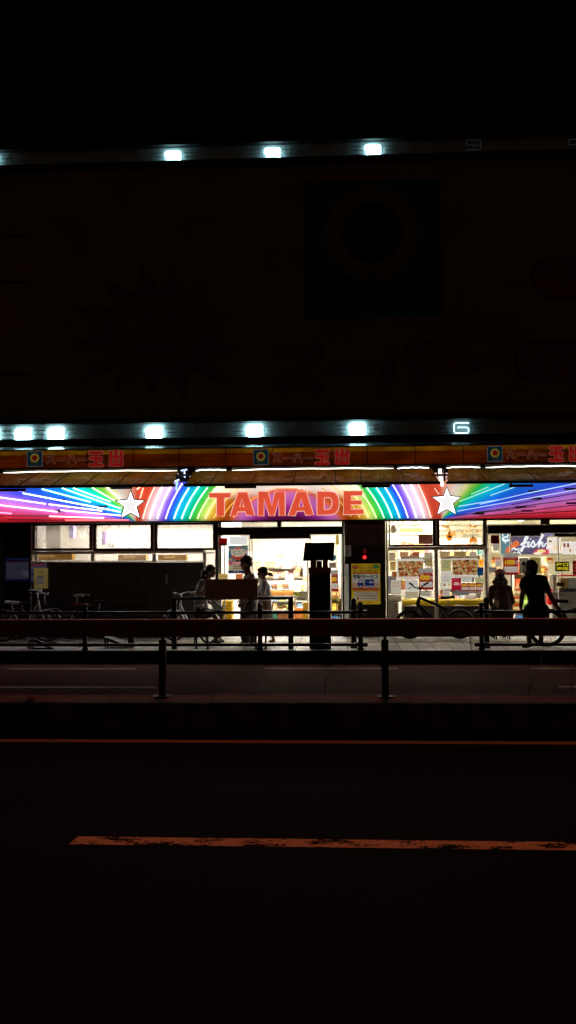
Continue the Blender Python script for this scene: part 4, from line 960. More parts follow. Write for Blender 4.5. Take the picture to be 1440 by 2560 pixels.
# notices at the left end
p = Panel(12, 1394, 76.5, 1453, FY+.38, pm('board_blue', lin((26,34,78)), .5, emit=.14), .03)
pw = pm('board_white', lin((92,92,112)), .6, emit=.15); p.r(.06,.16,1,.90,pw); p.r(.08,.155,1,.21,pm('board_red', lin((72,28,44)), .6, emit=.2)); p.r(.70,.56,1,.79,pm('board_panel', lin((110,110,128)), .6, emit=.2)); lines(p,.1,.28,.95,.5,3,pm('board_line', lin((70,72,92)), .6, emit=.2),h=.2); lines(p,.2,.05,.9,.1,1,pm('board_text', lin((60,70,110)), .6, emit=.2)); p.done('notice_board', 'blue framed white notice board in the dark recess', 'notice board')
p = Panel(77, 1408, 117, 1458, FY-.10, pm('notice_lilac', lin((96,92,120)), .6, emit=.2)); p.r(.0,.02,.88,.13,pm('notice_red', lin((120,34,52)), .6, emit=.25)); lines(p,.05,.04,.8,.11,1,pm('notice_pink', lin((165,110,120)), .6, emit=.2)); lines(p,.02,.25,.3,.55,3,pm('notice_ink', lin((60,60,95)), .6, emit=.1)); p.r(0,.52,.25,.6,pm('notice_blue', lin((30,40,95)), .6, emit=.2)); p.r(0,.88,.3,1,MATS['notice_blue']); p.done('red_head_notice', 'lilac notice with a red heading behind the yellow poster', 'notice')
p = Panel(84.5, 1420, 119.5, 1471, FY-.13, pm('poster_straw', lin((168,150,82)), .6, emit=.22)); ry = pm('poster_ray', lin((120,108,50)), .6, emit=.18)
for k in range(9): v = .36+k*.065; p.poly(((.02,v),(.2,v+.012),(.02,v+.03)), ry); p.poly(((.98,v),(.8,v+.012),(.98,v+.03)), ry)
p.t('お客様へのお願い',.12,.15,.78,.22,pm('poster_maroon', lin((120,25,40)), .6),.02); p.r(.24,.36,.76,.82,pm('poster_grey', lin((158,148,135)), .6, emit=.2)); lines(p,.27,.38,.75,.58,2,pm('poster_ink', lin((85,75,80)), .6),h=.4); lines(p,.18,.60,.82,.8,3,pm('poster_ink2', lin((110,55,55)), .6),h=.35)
p.done('straw_poster', 'straw yellow poster on the black panel above the bicycle', 'poster')

# ------------------------------------------------------------------ inside the shop
# fish department wall: printed panels with the prawn, waves and the word
def strokes(p, pts, w, m): p.line(pts, w, m)
FB = 21.3
aq = paper((100,150,172),.45); vio = paper((112,106,150),.32)
p = Panel(1252, 1331, 1277.5, 1387, FB, aq); wv = paper((240,248,250),.9)
def loop(cx, cy, ru, rv, a0, a1, n=12): return [(cx+ru*math.cos(math.radians(a0+(a1-a0)*i/n)), cy-rv*math.sin(math.radians(a0+(a1-a0)*i/n))) for i in range(n+1)]
for cx, cy, a0, a1 in ((.45,.12,200,-30),(.45,.30,40,260),(.70,.46,190,-40),(.50,.26,330,180)): p.line(loop(cx,cy,.26,.10,a0,a1,10), .022, wv)
p.poly([(.36,1),(.42,.82),(.62,.66),(1,.52),(1,.80),(.72,.90),(.62,1)], paper((238,125,70),.6)); p.done('wave_panel', 'aqua wall panel with white wave lines and an orange prawn tail', 'wall panel')
p = Panel(1278.5, 1341, 1371, 1386, FB+.002, vio)
p.poly([(0,.40),(.14,.20),(.20,.30),(.22,.48),(.10,.62),(0,.70)], paper((240,130,75),.6)); p.line([(.03,.95),(.08,.88),(.12,.96),(.18,.86),(.24,.96)], .022, wv)
p.line(loop(.06,.70,.04,.06,220,-20,8), .02, wv); p.line(loop(.12,.68,.035,.06,180,360,8), .02, wv); p.line(loop(.21,.74,.035,.07,0,360,12), .014, wv)
p.poly([(.62,.78),(.72,.70),(.9,.68),(1,.76),(1,1),(.58,1)], paper((222,80,110),.6)); p.disc(.80,.82,.12,.09,paper((245,225,150),.8)); p.disc(.7,.95,.12,.06,paper((250,240,230),.8))
fw = .042
def zp(pts):       # script strokes, smoothed
    q = [((1240+x*.1389-1278.5)/92.5, (1310+y*.1389-1341)/45) for x, y in pts]; o = []
    for i in range(len(q)-1):
        p0, p1, p2, p3 = q[max(0,i-1)], q[i], q[i+1], q[min(len(q)-1,i+2)]
        for k in range(4):
            t = k/4; o.append(tuple(.5*((2*p1[j])+(-p0[j]+p2[j])*t+(2*p0[j]-5*p1[j]+4*p2[j]-p3[j])*t*t+(-p0[j]+3*p1[j]-3*p2[j]+p3[j])*t**3) for j in (0,1)))
    return o+[q[-1]]
fw = .030
p.step = .00035
for st_ in ([(450,375),(500,335),(555,275),(570,235),(548,225),(522,262),(500,335),(485,410),(468,470),(452,488),(446,468),(468,430),(530,400)],[(460,352),(560,330)],[(592,325),(568,385),(572,412),(600,400),(630,365)],
            [(630,365),(662,308),(676,325),(690,372),(680,405),(650,412),(632,398)],[(690,395),(745,350),(805,265),(838,212),(826,205),(800,265),(775,350),(758,412),(780,365),(812,332),(830,342),(822,388),(838,410),(862,390),(888,352)]):
    p.line(zp(st_), fw, wv)
p.disc((1240+614*.1389-1278.5)/92.5, (1310+272*.1389-1341)/45, .020, .042, wv)
p.done('fish_banner', 'violet wall banner with the white script word fish', 'banner')
p = Panel(1366, 1366, 1404, 1383, FB-.02, paper((244,240,230),.8)); 
p2_ = p; p2_.r(.05,-1.3,.98,0,paper((246,242,232),.8)); p2_.r(.18,-.9,.36,-.6,paper((150,100,50),.3)); [p2_.r(.5+.13*k,-.7,.56+.13*k,-.5,paper((220,185,140),.4)) for k in range(4)]; [p2_.r(.49+.13*k,-.2,.56+.13*k,.6,paper((235,205,150),.5)) for k in range(4)]; p2_.done('menu_sheet', 'white menu sheet beside the script banner', 'notice')
p = Panel(1405, 1354, 1450, 1386, FB-.03, paper((246,243,236),.8)); [p.r(u,.12,u+.12,.45,paper((180,110,60),.35)) for u in (.08,.28)]; lines(p,.08,.55,.5,.65,1,paper((190,180,170),.4)); p.r(.38,.6,.52,.85,paper((230,190,140),.5)); lines(p,.6,.2,.95,.8,4,paper((200,195,185),.5)); p.done('menu_sheet', 'white menu sheet with small brown food pictures near the edge of the view', 'notice')
p = Panel(1355, 1331, 1385, 1340, FB+.003, paper((150,135,190),.5)); p.done('violet_strip', 'violet strip of wall panel under the black door header', 'wall panel')
p = Panel(1298, 1395, 1322, 1434, 21.0, paper((120,118,95),.25)); lines(p,.15,.1,.8,.3,2,paper((150,145,120),.3)); p.done('olive_board', 'dark olive board behind the black-shirted person', 'notice')
p = Panel(1324, 1393, 1352, 1434, 21.0, paper((170,160,80),.35)); p.disc(.5,.45,.2,.2,paper((180,172,100),.35)); lines(p,.2,.1,.8,.2,1,paper((140,130,60),.25)); p.done('olive_board', 'yellow-olive board with a ring above the black-shirted person', 'notice')
# green exit sign
p = Panel(1194, 1375.5, 1211, 1386, 21.2, glow('exit_white', (.9,1,.95), 1.1), .05); gg = glow('exit_green', (.02,.55,.25), .9)
p.r(0,0,.28,1,gg); p.r(.74,0,1,1,gg); p.disc(.5,.25,.08,.13,gg); p.poly([(.42,.35),(.58,.35),(.66,.95),(.56,.95),(.5,.6),(.42,.95),(.33,.95)], gg); p.done('exit_sign', 'small green and white emergency exit sign', 'exit sign')
# garland with orange decorations
GA = thing('garland', 'golden paper garland strung across the upper window', 'garland', tuple(at(1150, 1330, 21.0)))
m = MB(); path = [(1103,1313),(1116,1318),(1128,1328),(1140,1336),(1152,1336),(1164,1331),(1174,1320),(1181,1314),(1189,1320),(1197,1330),(1207,1336)]
for i in range(130):
    t = random.random()*(len(path)-1); k = min(int(t), len(path)-2); f_2 = t-k
    q = at(path[k][0]+(path[k+1][0]-path[k][0])*f_2+random.gauss(0,1.6), path[k][1]+(path[k+1][1]-path[k][1])*f_2+random.gauss(0,2.0), 21.0+random.uniform(-.05,.05))
    e = Vector((random.gauss(0,1), random.gauss(0,.6), random.gauss(0,1))).normalized()*.032; e2 = Vector((-e.z, random.uniform(-.01,.01), e.x))*.8
    m.quad([q-e, q-e2, q+e, q+e2], random.randrange(3))
m.build('foliage', [paper((245,215,140),.6), paper((225,170,80),.45), paper((250,240,215),.75)], GA)
for px, py, rx, rz, lab in ((1123.5,1342,.065,.09,'orange oval paper decoration hanging at the near end of the garland'), (1183,1352,.085,.075,'orange and white paper decoration hanging under the garland peak')):
    t = thing('paper_lantern', lab, 'decoration', tuple(at(px, py, 20.9)))
    m = MB(); c = at(px, py, 20.9); m.ell(c, rx, .04, rz); m.build('body', pm('lantern_orange', lin((235,140,30)), .6, emit=.55, var=.2, scale=8), t)
    m = MB(); m.tube([c+Vector((0,0,rz)), c+Vector((0,.08,rz+.12))], .005, 5); m.ell(c+Vector((0,0,rz)), .03, .03, .02); m.build('cord', pm('cord_gold', (.5,.35,.1), .5), t)
    m = MB(); m.box(c.x-.03, c.x+.03, c.y-.045, c.y-.041, c.z-.02, c.z+.02) if rx < .08 else m.ell(c+Vector((.01,-.02,-.05)), .06, .04, .05); m.build('patch', pm('lantern_dark', (.12,.05,.03), .7) if rx < .08 else paper((245,225,190),.6), t)
p = Panel(1046, 1336, 1081, 1360, 20.75, pm('brown_board', lin((92,48,34)), .6, var=.3, scale=6, stretch=(8,1,1), emit=.25)); p.done('brown_board', 'brown wooden board hanging in the upper sales window', 'board')
p = Panel(1057, 1313, 1082, 1330, 21.6, paper((250,250,245),.9)); p.done('white_sheet', 'blank white sheet in the upper sales window', 'notice')
p = Panel(998, 1316, 1060, 1329, 22.5, paper((150,170,100),.4)); p.r(0,0,1,.35,paper((225,230,190),.7)); p.done('green_beam', 'pale green shelf banner in the upper sales window', 'banner')
for px, py, w_, c_ in ((1002,1307,16,(235,170,70)),(1040,1309,18,(240,215,110)),(1071,1306,12,(245,200,190)),(1124,1306,14,(235,150,80)),(1183,1306,16,(200,200,200))):
    m = MB(); m.tube([at(px+w_/2*math.cos(t), py+6*math.sin(t)*(.7+.3*math.cos(3*t)), 21.1) for t in [2*PI*k/18 for k in range(18)]], .010, 6, 0, True)
    o = m.build('neon_ornament', glow('ornament_%d' % px, lin(c_), 1.5)); tag(o, 'small glowing neon ornament at the top of the sales windows', 'neon ornament', 'small neon ornaments at the window top')
    # the ornaments are told apart by colour
    o['label'] = {1002:'amber looped neon ornament at the top of the sales window',1040:'yellow ring neon ornament at the top of the sales window',1071:'pink neon ornament at the top of the sales window',1124:'orange neon ornament above the garland',1183:'white neon ornament above the garland peak'}[px]
m = MB(); c = at(983, 1322, 21.4); m.ell(c, .09, .09, .10); m.tube([c, c+Vector((0,0,.35))], .006, 5); o = m.build('paper_ball', pm('ball_olive', (.5,.47,.36), .7)); tag(o, 'grey-olive paper ball hanging at the pier side of the upper window', 'decoration')
m = MB()
for k in range(26):
    c = at(986+random.gauss(0,5.5), 1346+random.gauss(0,9), 21.5+random.uniform(-.1,.1)); m.ell(c, random.uniform(.03,.06), seg=8)
o = m.build('white_flowers', paper((252,246,232),.9)); tag(o, 'cluster of bright white paper flowers in the upper sales window', 'decoration', kind='thing')
m = MB(); c = at(1302, 1297, 21.2); m.lathe(c+Vector((0,0,-.06)), [(.02,0),(.09,.03),(.12,.09),(.12,.12)], 18); o = m.build('pendant_lamp', glow('pendant_white', (1,.95,.88), 1.6)); tag(o, 'round white pendant lamp behind the exit transom', 'pendant lamp')

# louvred olive wall that closes the sales room behind the right-hand windows
LW = MB(); xa, xb = xc(966), xc(1690)
LW.box(xa, xb, 24.9, 24.98, ZS+.007, CEIL-.001)
for k in range(9): z = 1.75+k*.12; LW.box(xa, xb, 24.86, 24.899, z, z+.05)
LW.build('louvre_wall', pm('wall_olive', (.44,.41,.29), .6, var=.15, scale=2), B)
# counters, shelves and goods
counter_w = pm('counter_white', (.70,.68,.62), .5, var=.12)
def shelf_unit(px, Y, label, depth=.45, n=4, mat=counter_w):
    X0, X1, Z0, Z1 = rect(*px, Y); Z0 = ZS+.007
    t = thing('shelf_unit', label, 'shelf unit', ((X0+X1)/2, Y, ZS))
    m = MB(); m.box(X0, X1, Y+depth, Y+depth+.03, Z0, Z1); m.build('back_panel', mat, t)
    zs = []
    for k in range(n):
        z = Z0+.08+(Z1-Z0-.1)*k/n; m = MB(); m.box(X0+.021, X1-.021, Y, Y+depth-.001, z, z+.025); m.build('shelf', mat, t); zs.append(z+.026)
    for x in (X0, X1-.02): m = MB(); m.box(x, x+.02, Y, Y+depth-.001, Z0, Z1); m.build('side_panel', mat, t)
    return X0, X1, Y, depth, zs, (Z1-Z0-.1)/n-.03
BOX = {}
GOODS_COL = [(225,90,50),(240,190,70),(200,40,40),(245,230,200),(120,150,60),(60,110,160),(235,150,60),(250,245,235),(180,60,90),(170,120,60)]
def goods(su, where, nmax=60, fill=.9, pale=0.0):
    X0, X1, Y, depth, zs, h = su
    for k, z in enumerate(zs):
        x = X0+.04
        while x < X1-.12:
            w_ = random.choice((.09,.12,.16)); hh = h*random.uniform(.45,.85); c_ = random.choice(GOODS_COL); c_ = tuple(int(v+(q-v)*pale) for v, q in zip(c_, (250,238,215)))
            if x+w_ < X1-.03 and random.random() < fill:
                if (w_, c_) not in BOX:
                    m = MB(); m.box(-w_/2+.004, w_/2-.004, 0, .2, 0, 1, 0); m.box(-w_/2+.012, w_/2-.012, -.003, -.0005, .3, .62, 1)
                    o = m.build('goods_box', [paper(c_, .22), paper(tuple(min(255, v+60) for v in c_), .3)]); o.location = (x+w_/2, Y+.06, z); o.scale.z = hh; BOX[(w_, c_)] = o
                else:
                    o = BOX[(w_, c_)].copy(); COL.objects.link(o); o.location = (x+w_/2, Y+.06, z); o.scale.z = hh
                tag(o, 'packaged goods standing on the %s' % where, 'goods', 'packaged goods on the %s' % where)
            x += w_+.012
goods(shelf_unit((1000,1340,1085,1592), 23.2, 'tall goods shelf deep behind the first sales window', n=5), 'tall shelf behind the first sales window', pale=.5)
goods(shelf_unit((1100,1345,1205,1592), 23.4, 'tall goods shelf deep behind the garland window', n=5), 'tall shelf behind the garland window', pale=.5)
goods(shelf_unit((1285,1392,1372,1592), 22.4, 'goods shelf under the fish banner', n=4), 'shelf under the fish banner')
goods(shelf_unit((650,1452,770,1592), 23.8, 'low white goods shelf seen through the entrance', n=4), 'low shelf in the entrance', fill=.8, pale=.35)
goods(shelf_unit((632,1395,760,1592), 26.2, 'tall pale goods shelf at the far end of the entrance aisle', n=6), 'tall shelf at the end of the entrance aisle', fill=.75, pale=.5)
goods(shelf_unit((1003,1475,1086,1500), 21.9, 'low goods rack close behind the first sales window', n=1, depth=.3), 'low rack behind the first sales window')
goods(shelf_unit((1098,1378,1208,1402), 22.2, 'hanging goods rack behind the second sales window', n=1, depth=.3), 'hanging rack behind the second sales window') if False else None
goods(shelf_unit((826,1462,856,1592), 22.6, 'narrow goods shelf seen past the dark pillar', n=3), 'narrow shelf past the pillar')
# bottles and boxes on the entrance stand
def stand(px, Y, label, mat, name='display_stand', depth=.5):
    X0, X1, Z0, Z1 = rect(*px, Y)
    t = thing(name, label, 'display stand', ((X0+X1)/2, Y, ZS))
    m = MB(); m.box(X0, X1, Y, Y+depth, Z1-.04, Z1); m.build('top', mat, t)
    for x in (X0+.03, X1-.06):
        for y in (Y+.03, Y+depth-.06):
            m = MB(); m.box(x, x+.03, y, y+.03, ZS+.007, Z1-.041); m.build('leg', mat, t)
    m = MB(); m.box(X0+.02, X1-.02, Y+.02, Y+depth-.02, Z0, Z0+.03); m.build('lower_shelf', mat, t)
    return X0, X1, Y, Z1
sx0, sx1, sy, sz = stand((668,1489,742,1530), 21.6, 'white display stand with bottles just inside the entrance', white_paint)
bottle_proto = None
for k in range(17):
    x = sx0+.08+k*(sx1-sx0-.16)/16
    if bottle_proto is None:
        t = thing('juice_bottle', 'orange juice bottle in the row on the entrance display stand', 'bottle', (x, sy+.08, sz), 'row of juice bottles inside the entrance')
        m = MB(); m.lathe((x, sy+.08, sz+.001), [(.02,0),(.022,.01),(.022,.07),(.010,.10)], 10); m.build('bottle_body', pm('juice', lin((235,165,80)), .3, emit=.3), t)
        m = MB(); m.lathe((x, sy+.08, sz+.101), [(.011,0),(.011,.018)], 8); m.build('bottle_cap', pm('cap_orange', lin((215,110,40)), .4, emit=.1), t); bottle_proto = t
    else: dup(bottle_proto, (x, sy+.08, sz))
for i, (px, py, c_, lab) in enumerate(((684.5,1464,(170,75,55),'red-brown carton topmost of the first pair above the bottles'),(686,1470,(95,80,65),'dark carton under the red-brown one above the first bottles'),(712,1464,(185,75,45),'rust carton topmost of the second pair above the bottles'),(715,1470,(100,88,72),'dark carton under the rust one above the last bottles'))):
    m = MB(); m.pbox(px-7, py-3, px+7, py+2.9, 22.2, 22.35, 0); m.pbox(px-4, py-1, px+3, py+1, 22.195, 22.199, 1)
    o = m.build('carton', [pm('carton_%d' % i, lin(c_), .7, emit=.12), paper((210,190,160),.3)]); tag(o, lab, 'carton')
X0, X1, Z0, Z1 = rect(674, 1473.2, 726, 1475, 22.1); m = MB(); m.box(X0, X1, 22.1, 22.5, Z0, Z1); m.box(X0, X0+.02, 22.1, 22.5, ZS+.007, Z0-.001); m.box(X1-.02, X1, 22.1, 22.5, ZS+.007, Z0-.001); o = m.build('carton_rack', white_paint); tag(o, 'white rack that carries the four cartons in the entrance', 'rack')
# crates and baskets
def basket(px, Y, depth, n, col, label, grp, name='shopping_basket'):
    X0, X1, Z0, Z1 = rect(*px, Y); h = (Z1-Z0)/n; cx = (X0+X1)/2; w_ = X1-X0
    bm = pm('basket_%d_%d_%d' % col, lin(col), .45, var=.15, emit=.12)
    for k in range(n):
        z = Z0+k*h+.002
        m = MB(); a, b_ = w_*.42, w_*.5
        for s0, s1, d0, d1 in ((-1,1,-1,-1),(1,1,-1,1),(1,-1,1,1),(-1,-1,1,-1)):
            m.quad([(cx+s0*a, Y+depth/2+d0*depth*.42, z), (cx+s1*a, Y+depth/2+d1*depth*.42, z), (cx+s1*b_, Y+depth/2+d1*depth*.5, z+h*.95), (cx+s0*b_, Y+depth/2+d0*depth*.5, z+h*.95)])
        m.quad([(cx-a, Y+depth*.08, z), (cx+a, Y+depth*.08, z), (cx+a, Y+depth*.92, z), (cx-a, Y+depth*.92, z)])
        t = thing(name, label[k] if isinstance(label, (list, tuple)) else label, 'basket', (cx, Y+depth/2, z), grp); bo = m.build('basket_body', bm, t)
        r = MB(); r.tube([(cx-b_, Y, z+h*.95), (cx+b_, Y, z+h*.95), (cx+b_, Y+depth, z+h*.95), (cx-b_, Y+depth, z+h*.95)], .014, 6, 0, True); r.build('rim', bm, t)
        r = MB()
        for j in range(7): u = -a+2*a*(j+.5)/7; r.box(cx+u-.008, cx+u+.008, Y+depth*.055, Y+depth*.075, z+h*.15, z+h*.8)
        r.build('slat', pm('basket_slat', lin(tuple(int(v*.6) for v in col)), .6), bo)  # slats in a darker tone of the basket colour
ordn = ('lowest','second','middle','fourth','topmost')
basket((553,1503,580,1585), 20.75, .35, 5, (225,178,20), ['yellow shopping basket, %s of the stack inside the entrance' % w_ for w_ in ordn], 'stack of yellow baskets')
basket((757,1508,772,1585), 20.8, .35, 3, (215,165,25), ['yellow shopping basket, %s of the stack beside the dark pillar' % w_ for w_ in ('lowest','middle','topmost')], 'yellow baskets beside the pillar')
basket((676,1532,692,1588), 21.4, .35, 2, (60,160,130), ['green crate, %s of the pair under the bottle stand' % w_ for w_ in ('lower','upper')], 'green crates', 'produce_crate')
basket((694,1534,720,1588), 21.4, .4, 2, (150,95,55), ['brown crate, %s of the pair under the bottle stand' % w_ for w_ in ('lower','upper')], 'brown crates', 'produce_crate')
basket((736,1522,758,1588), 21.5, .4, 2, (235,150,80), ['orange crate, %s of the pair beside the bottle stand' % w_ for w_ in ('lower','upper')], 'orange crates', 'produce_crate')
for i, (px, py) in enumerate(((737,1487),(742,1491),(730,1494),(748,1489),(700,1522),(712,1520),(722,1524),(832,1500),(838,1497),(844,1502))):
    m = MB(); c = at(px, py, 21.55+.05*(i % 3))
    for k in range(16):
        d = Vector((random.gauss(0,1), random.gauss(0,.5), abs(random.gauss(0,1)))).normalized()*.07; e = Vector((d.z, 0, -d.x))*.35
        m.quad([c, c+d*.5+e*.5, c+d, c+d*.5-e*.5])
    where = ('end of the juice bottles' if px < 760 and py < 1500 else 'gap under the bottle stand' if px < 760 else 'narrow shelf past the pillar')
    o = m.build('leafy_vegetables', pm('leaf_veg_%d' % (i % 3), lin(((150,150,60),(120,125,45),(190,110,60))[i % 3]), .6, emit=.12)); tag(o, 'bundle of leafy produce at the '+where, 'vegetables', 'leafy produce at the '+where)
# yellow-topped counter with brown front behind the bicycle
CT = thing('counter', 'brown fronted counter with yellow cloth top behind the black bicycle', 'counter', (xc(1108), 20.62, ZS))
X0, X1, Z0, Z1 = rect(1006, 1498, 1209, 1512, 20.62)
m = MB(); n = 40
vs = [(X0+(X1-X0)*i/n, Y_, z_) for j, (Y_, z_) in enumerate(((21.1,Z1),(20.62,Z1-.005),(20.60,Z1-.05),(20.61,Z0))) for i in range(n+1)]
vs = [(v[0], v[1]+.012*math.sin(v[0]*23)+.01*math.sin(v[0]*9), v[2]-(.02*abs(math.sin(v[0]*7)) if v[2] == Z0 else 0)) for v in vs]
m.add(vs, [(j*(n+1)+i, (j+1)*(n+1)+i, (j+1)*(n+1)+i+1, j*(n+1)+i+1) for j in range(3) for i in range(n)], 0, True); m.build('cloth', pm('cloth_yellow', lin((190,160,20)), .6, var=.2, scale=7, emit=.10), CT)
m = MB(); m.box(X0+.03, X1-.02, 20.66, 21.05, ZS+.007, Z0-.03); m.build('front_panel', pm('counter_brown', (.045,.030,.02), .6, var=.3, scale=3), CT)
for px in (1008, 1207): m = MB(); x = xc(px, 1540, 20.63); m.box(x-.025, x+.025, 20.625, 20.655, ZS+.007, Z0-.012); m.build('corner_post', alu, CT)
m = MB(); m.pbox(968.5, 1505, 996, 1588, 20.62, 21.0); m.pbox(968, 1486, 1004, 1504.5, 20.61, 21.0); o = m.build('white_cabinet', counter_w, bevel=.01); tag(o, 'white cabinet at the pier end of the sales window', 'cabinet')
m = MB(); m.pbox(987, 1507, 992.5, 1519, 20.59, 20.615); o = m.build('cabinet_tag', paper((150,110,50),.15)); tag(o, 'small tan tag on the white cabinet', 'tag')
m = MB(); m.pbox(971, 1440, 991, 1484, 20.9, 21.1); o = m.build('till_screen', pm('screen_blue', lin((80,85,110)), .3, emit=.15), bevel=.01); tag(o, 'blue-grey till screen behind the beige notice', 'screen')
for px, py, w_, h_, c_, lab in ((1104,1492,12,8,(190,110,80),'reddish parcel on the yellow counter by the saddle'),(1176,1490,30,9,(225,222,215),'white tray on the yellow counter'),(1020,1494,16,6,(200,190,150),'pale packet at the near end of the yellow counter')):
    m = MB(); m.pbox(px-w_/2, py-h_/2, px+w_/2, py+h_/2+3.3, 20.7, 20.9, 0); m.pbox(px-w_/3, py-h_/4, px+w_/4, py+h_/4, 20.695, 20.699, 1); o = m.build('parcel', [paper(c_, .2), paper(tuple(min(255,v+40) for v in c_), .25)], bevel=.01); tag(o, lab, 'parcel')
# exit side: checkout, fan, cartons, red bag stand
m = MB(); m.pbox(1381, 1442, 1392, 1500, 21.2, 21.6); m.pbox(1381, 1436, 1400, 1441.5, 21.19, 21.6); o = m.build('checkout_end', pm('checkout_grey', (.45,.46,.45), .5), bevel=.01); tag(o, 'pale grey end panel of the checkout near the exit board', 'checkout')
CK = thing('checkout_counter', 'pale green-grey checkout counter with dark edge behind the parked bicycle', 'counter', (xc(1440, 1550, 20.9), 20.9, ZS))
m = MB(); m.pbox(1381, 1480, 1600, 1590, 20.9, 21.5); m.build('body', pm('checkout_green', (.42,.42,.37), .5, var=.12), CK)
m = MB(); m.pbox(1397, 1471, 1600, 1479.8, 20.87, 21.5); m.build('dark_edge', pm('checkout_dark', (.09,.095,.095), .45), CK)
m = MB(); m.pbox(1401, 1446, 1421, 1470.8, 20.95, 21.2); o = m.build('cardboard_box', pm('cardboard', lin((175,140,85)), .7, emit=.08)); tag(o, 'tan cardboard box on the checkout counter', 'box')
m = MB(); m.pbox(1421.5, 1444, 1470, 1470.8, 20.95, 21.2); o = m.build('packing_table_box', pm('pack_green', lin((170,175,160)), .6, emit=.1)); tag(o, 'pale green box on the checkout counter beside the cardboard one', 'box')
m = MB(); m.pbox(1402, 1437, 1440, 1441, 20.95, 21.1); o = m.build('red_ribbon', paper((200,70,50),.25)); tag(o, 'red strip above the boxes on the checkout counter', 'strip')
m = MB(); m.pbox(1371, 1472, 1380.5, 1512, 20.8, 21.0, 0); m.pbox(1381.5, 1473, 1385, 1478, 20.8, 20.82, 0); o = m.build('red_banner_stand', paper((205,30,28),.3), bevel=.008); tag(o, 'bright red upright stand beside the black-shirted person', 'stand')
for px, py, w_, h_, c_, lab in ((1293,1497,20,16,(225,180,100),'straw coloured carton between the two people'),(1296,1477,22,18,(230,205,150),'pale straw carton stacked between the two people'),(1293,1516,24,20,(190,150,60),'olive-yellow carton lowest between the two people'),(1365,1425,10,10,(230,160,60),'amber packet beside the exit board'),(1365,1450,12,34,(240,215,150),'cream and red flag sheet beside the exit board'),(1375,1400,18,14,(240,190,110),'amber flag above the exit board')):
    m = MB(); m.pbox(px-w_/2, py-h_/2, px+w_/2, py+h_/2, 21.3+.02*(px % 5), 21.5, 0); m.pbox(px-w_*.3, py-h_*.3, px+w_*.3, py-h_*.05, 21.29+.02*(px % 5), 21.296+.02*(px % 5), 1); m.pbox(px-w_*.35, py+h_*.1, px+w_*.2, py+h_*.3, 21.29+.02*(px % 5), 21.296+.02*(px % 5), 2)
    o = m.build('carton', [paper(c_, .3), paper((215,80,50),.3), paper((250,235,200),.5)]); tag(o, lab, 'carton')
# hanging price flags and cards deeper in the shop
for i, (px, py, Y, w_, h_, c_) in enumerate(((690,1441,23.6,12,10,(205,205,190)),(724,1446,23.5,20,16,(250,225,210)),(708,1436,23.0,8,12,(240,225,160)),(765,1447,23.2,14,14,(250,205,160)),(640,1385,24.5,40,12,(245,238,228)),(720,1380,24.5,60,14,(250,244,236)),(790,1362,24.0,30,16,(235,220,205)),(1012,1383,22.6,26,14,(240,190,150)),(1150,1385,22.6,50,9,(215,190,130)),(1060,1388,22.6,22,10,(250,235,215)),(1238,1372,21.8,16,14,(240,225,200)),(1240,1420,21.9,18,30,(245,205,140)),(655,1372,24.8,26,9,(235,205,165)),(700,1392,24.6,18,20,(240,215,185)),(735,1400,25.0,24,12,(228,205,170)),(675,1408,24.9,30,9,(245,180,140)),(716,1418,24.4,20,8,(220,210,180)),(752,1380,24.2,16,26,(238,222,196)),(640,1420,24.6,14,16,(230,190,150)),(745,1424,24.3,12,10,(225,150,110)),(1236,1405,21.7,12,8,(240,150,60)),(1250,1440,21.6,14,12,(250,245,235)))):
    p = Panel(px-w_/2, py-h_/2, px+w_/2, py+h_/2, Y, paper(c_, .6)); lines(p,.12,.2,.88,.8,2,paper(tuple(int(v*.75) for v in c_),.3),h=.35)
    p.done('price_card', ('price card hanging deep inside the entrance' if px < 860 else 'price card hanging behind the sales windows' if px < 1215 else 'price card behind the dark red card'), 'price card', 'price cards in the entrance' if px < 860 else 'price cards behind the sales windows' if px < 1215 else 'price cards near the exit door')
p = Panel(839, 1337.5, 848, 1362, FY+.005, paper((235,205,110),.55)); p.t('全',.15,.05,.85,.35,paper((170,120,40),.2)); p.t('店',.15,.38,.85,.66,paper((170,120,40),.2)); p.t('舗',.15,.69,.85,.97,paper((170,120,40),.2)); p.done('vertical_strip', 'yellow vertical strip with characters at the top of the entrance glass', 'notice')
m = MB(); c = at(830, 1394, FY-.01); m.cyl(c, .075, .008, 20, axis='y'); o = m.build('round_sticker', paper((40,110,130),.25)); tag(o, 'round teal sticker on the door glass behind the tilted panel', 'sticker')
p = Panel(823, 1406, 839, 1420, FY-.01, paper((160,140,125),.3)); lines(p,.15,.15,.85,.5,1,paper((90,60,55),.1)); p.done('small_plate', 'small taupe sticker on the door glass beside the pillar cap', 'sticker')
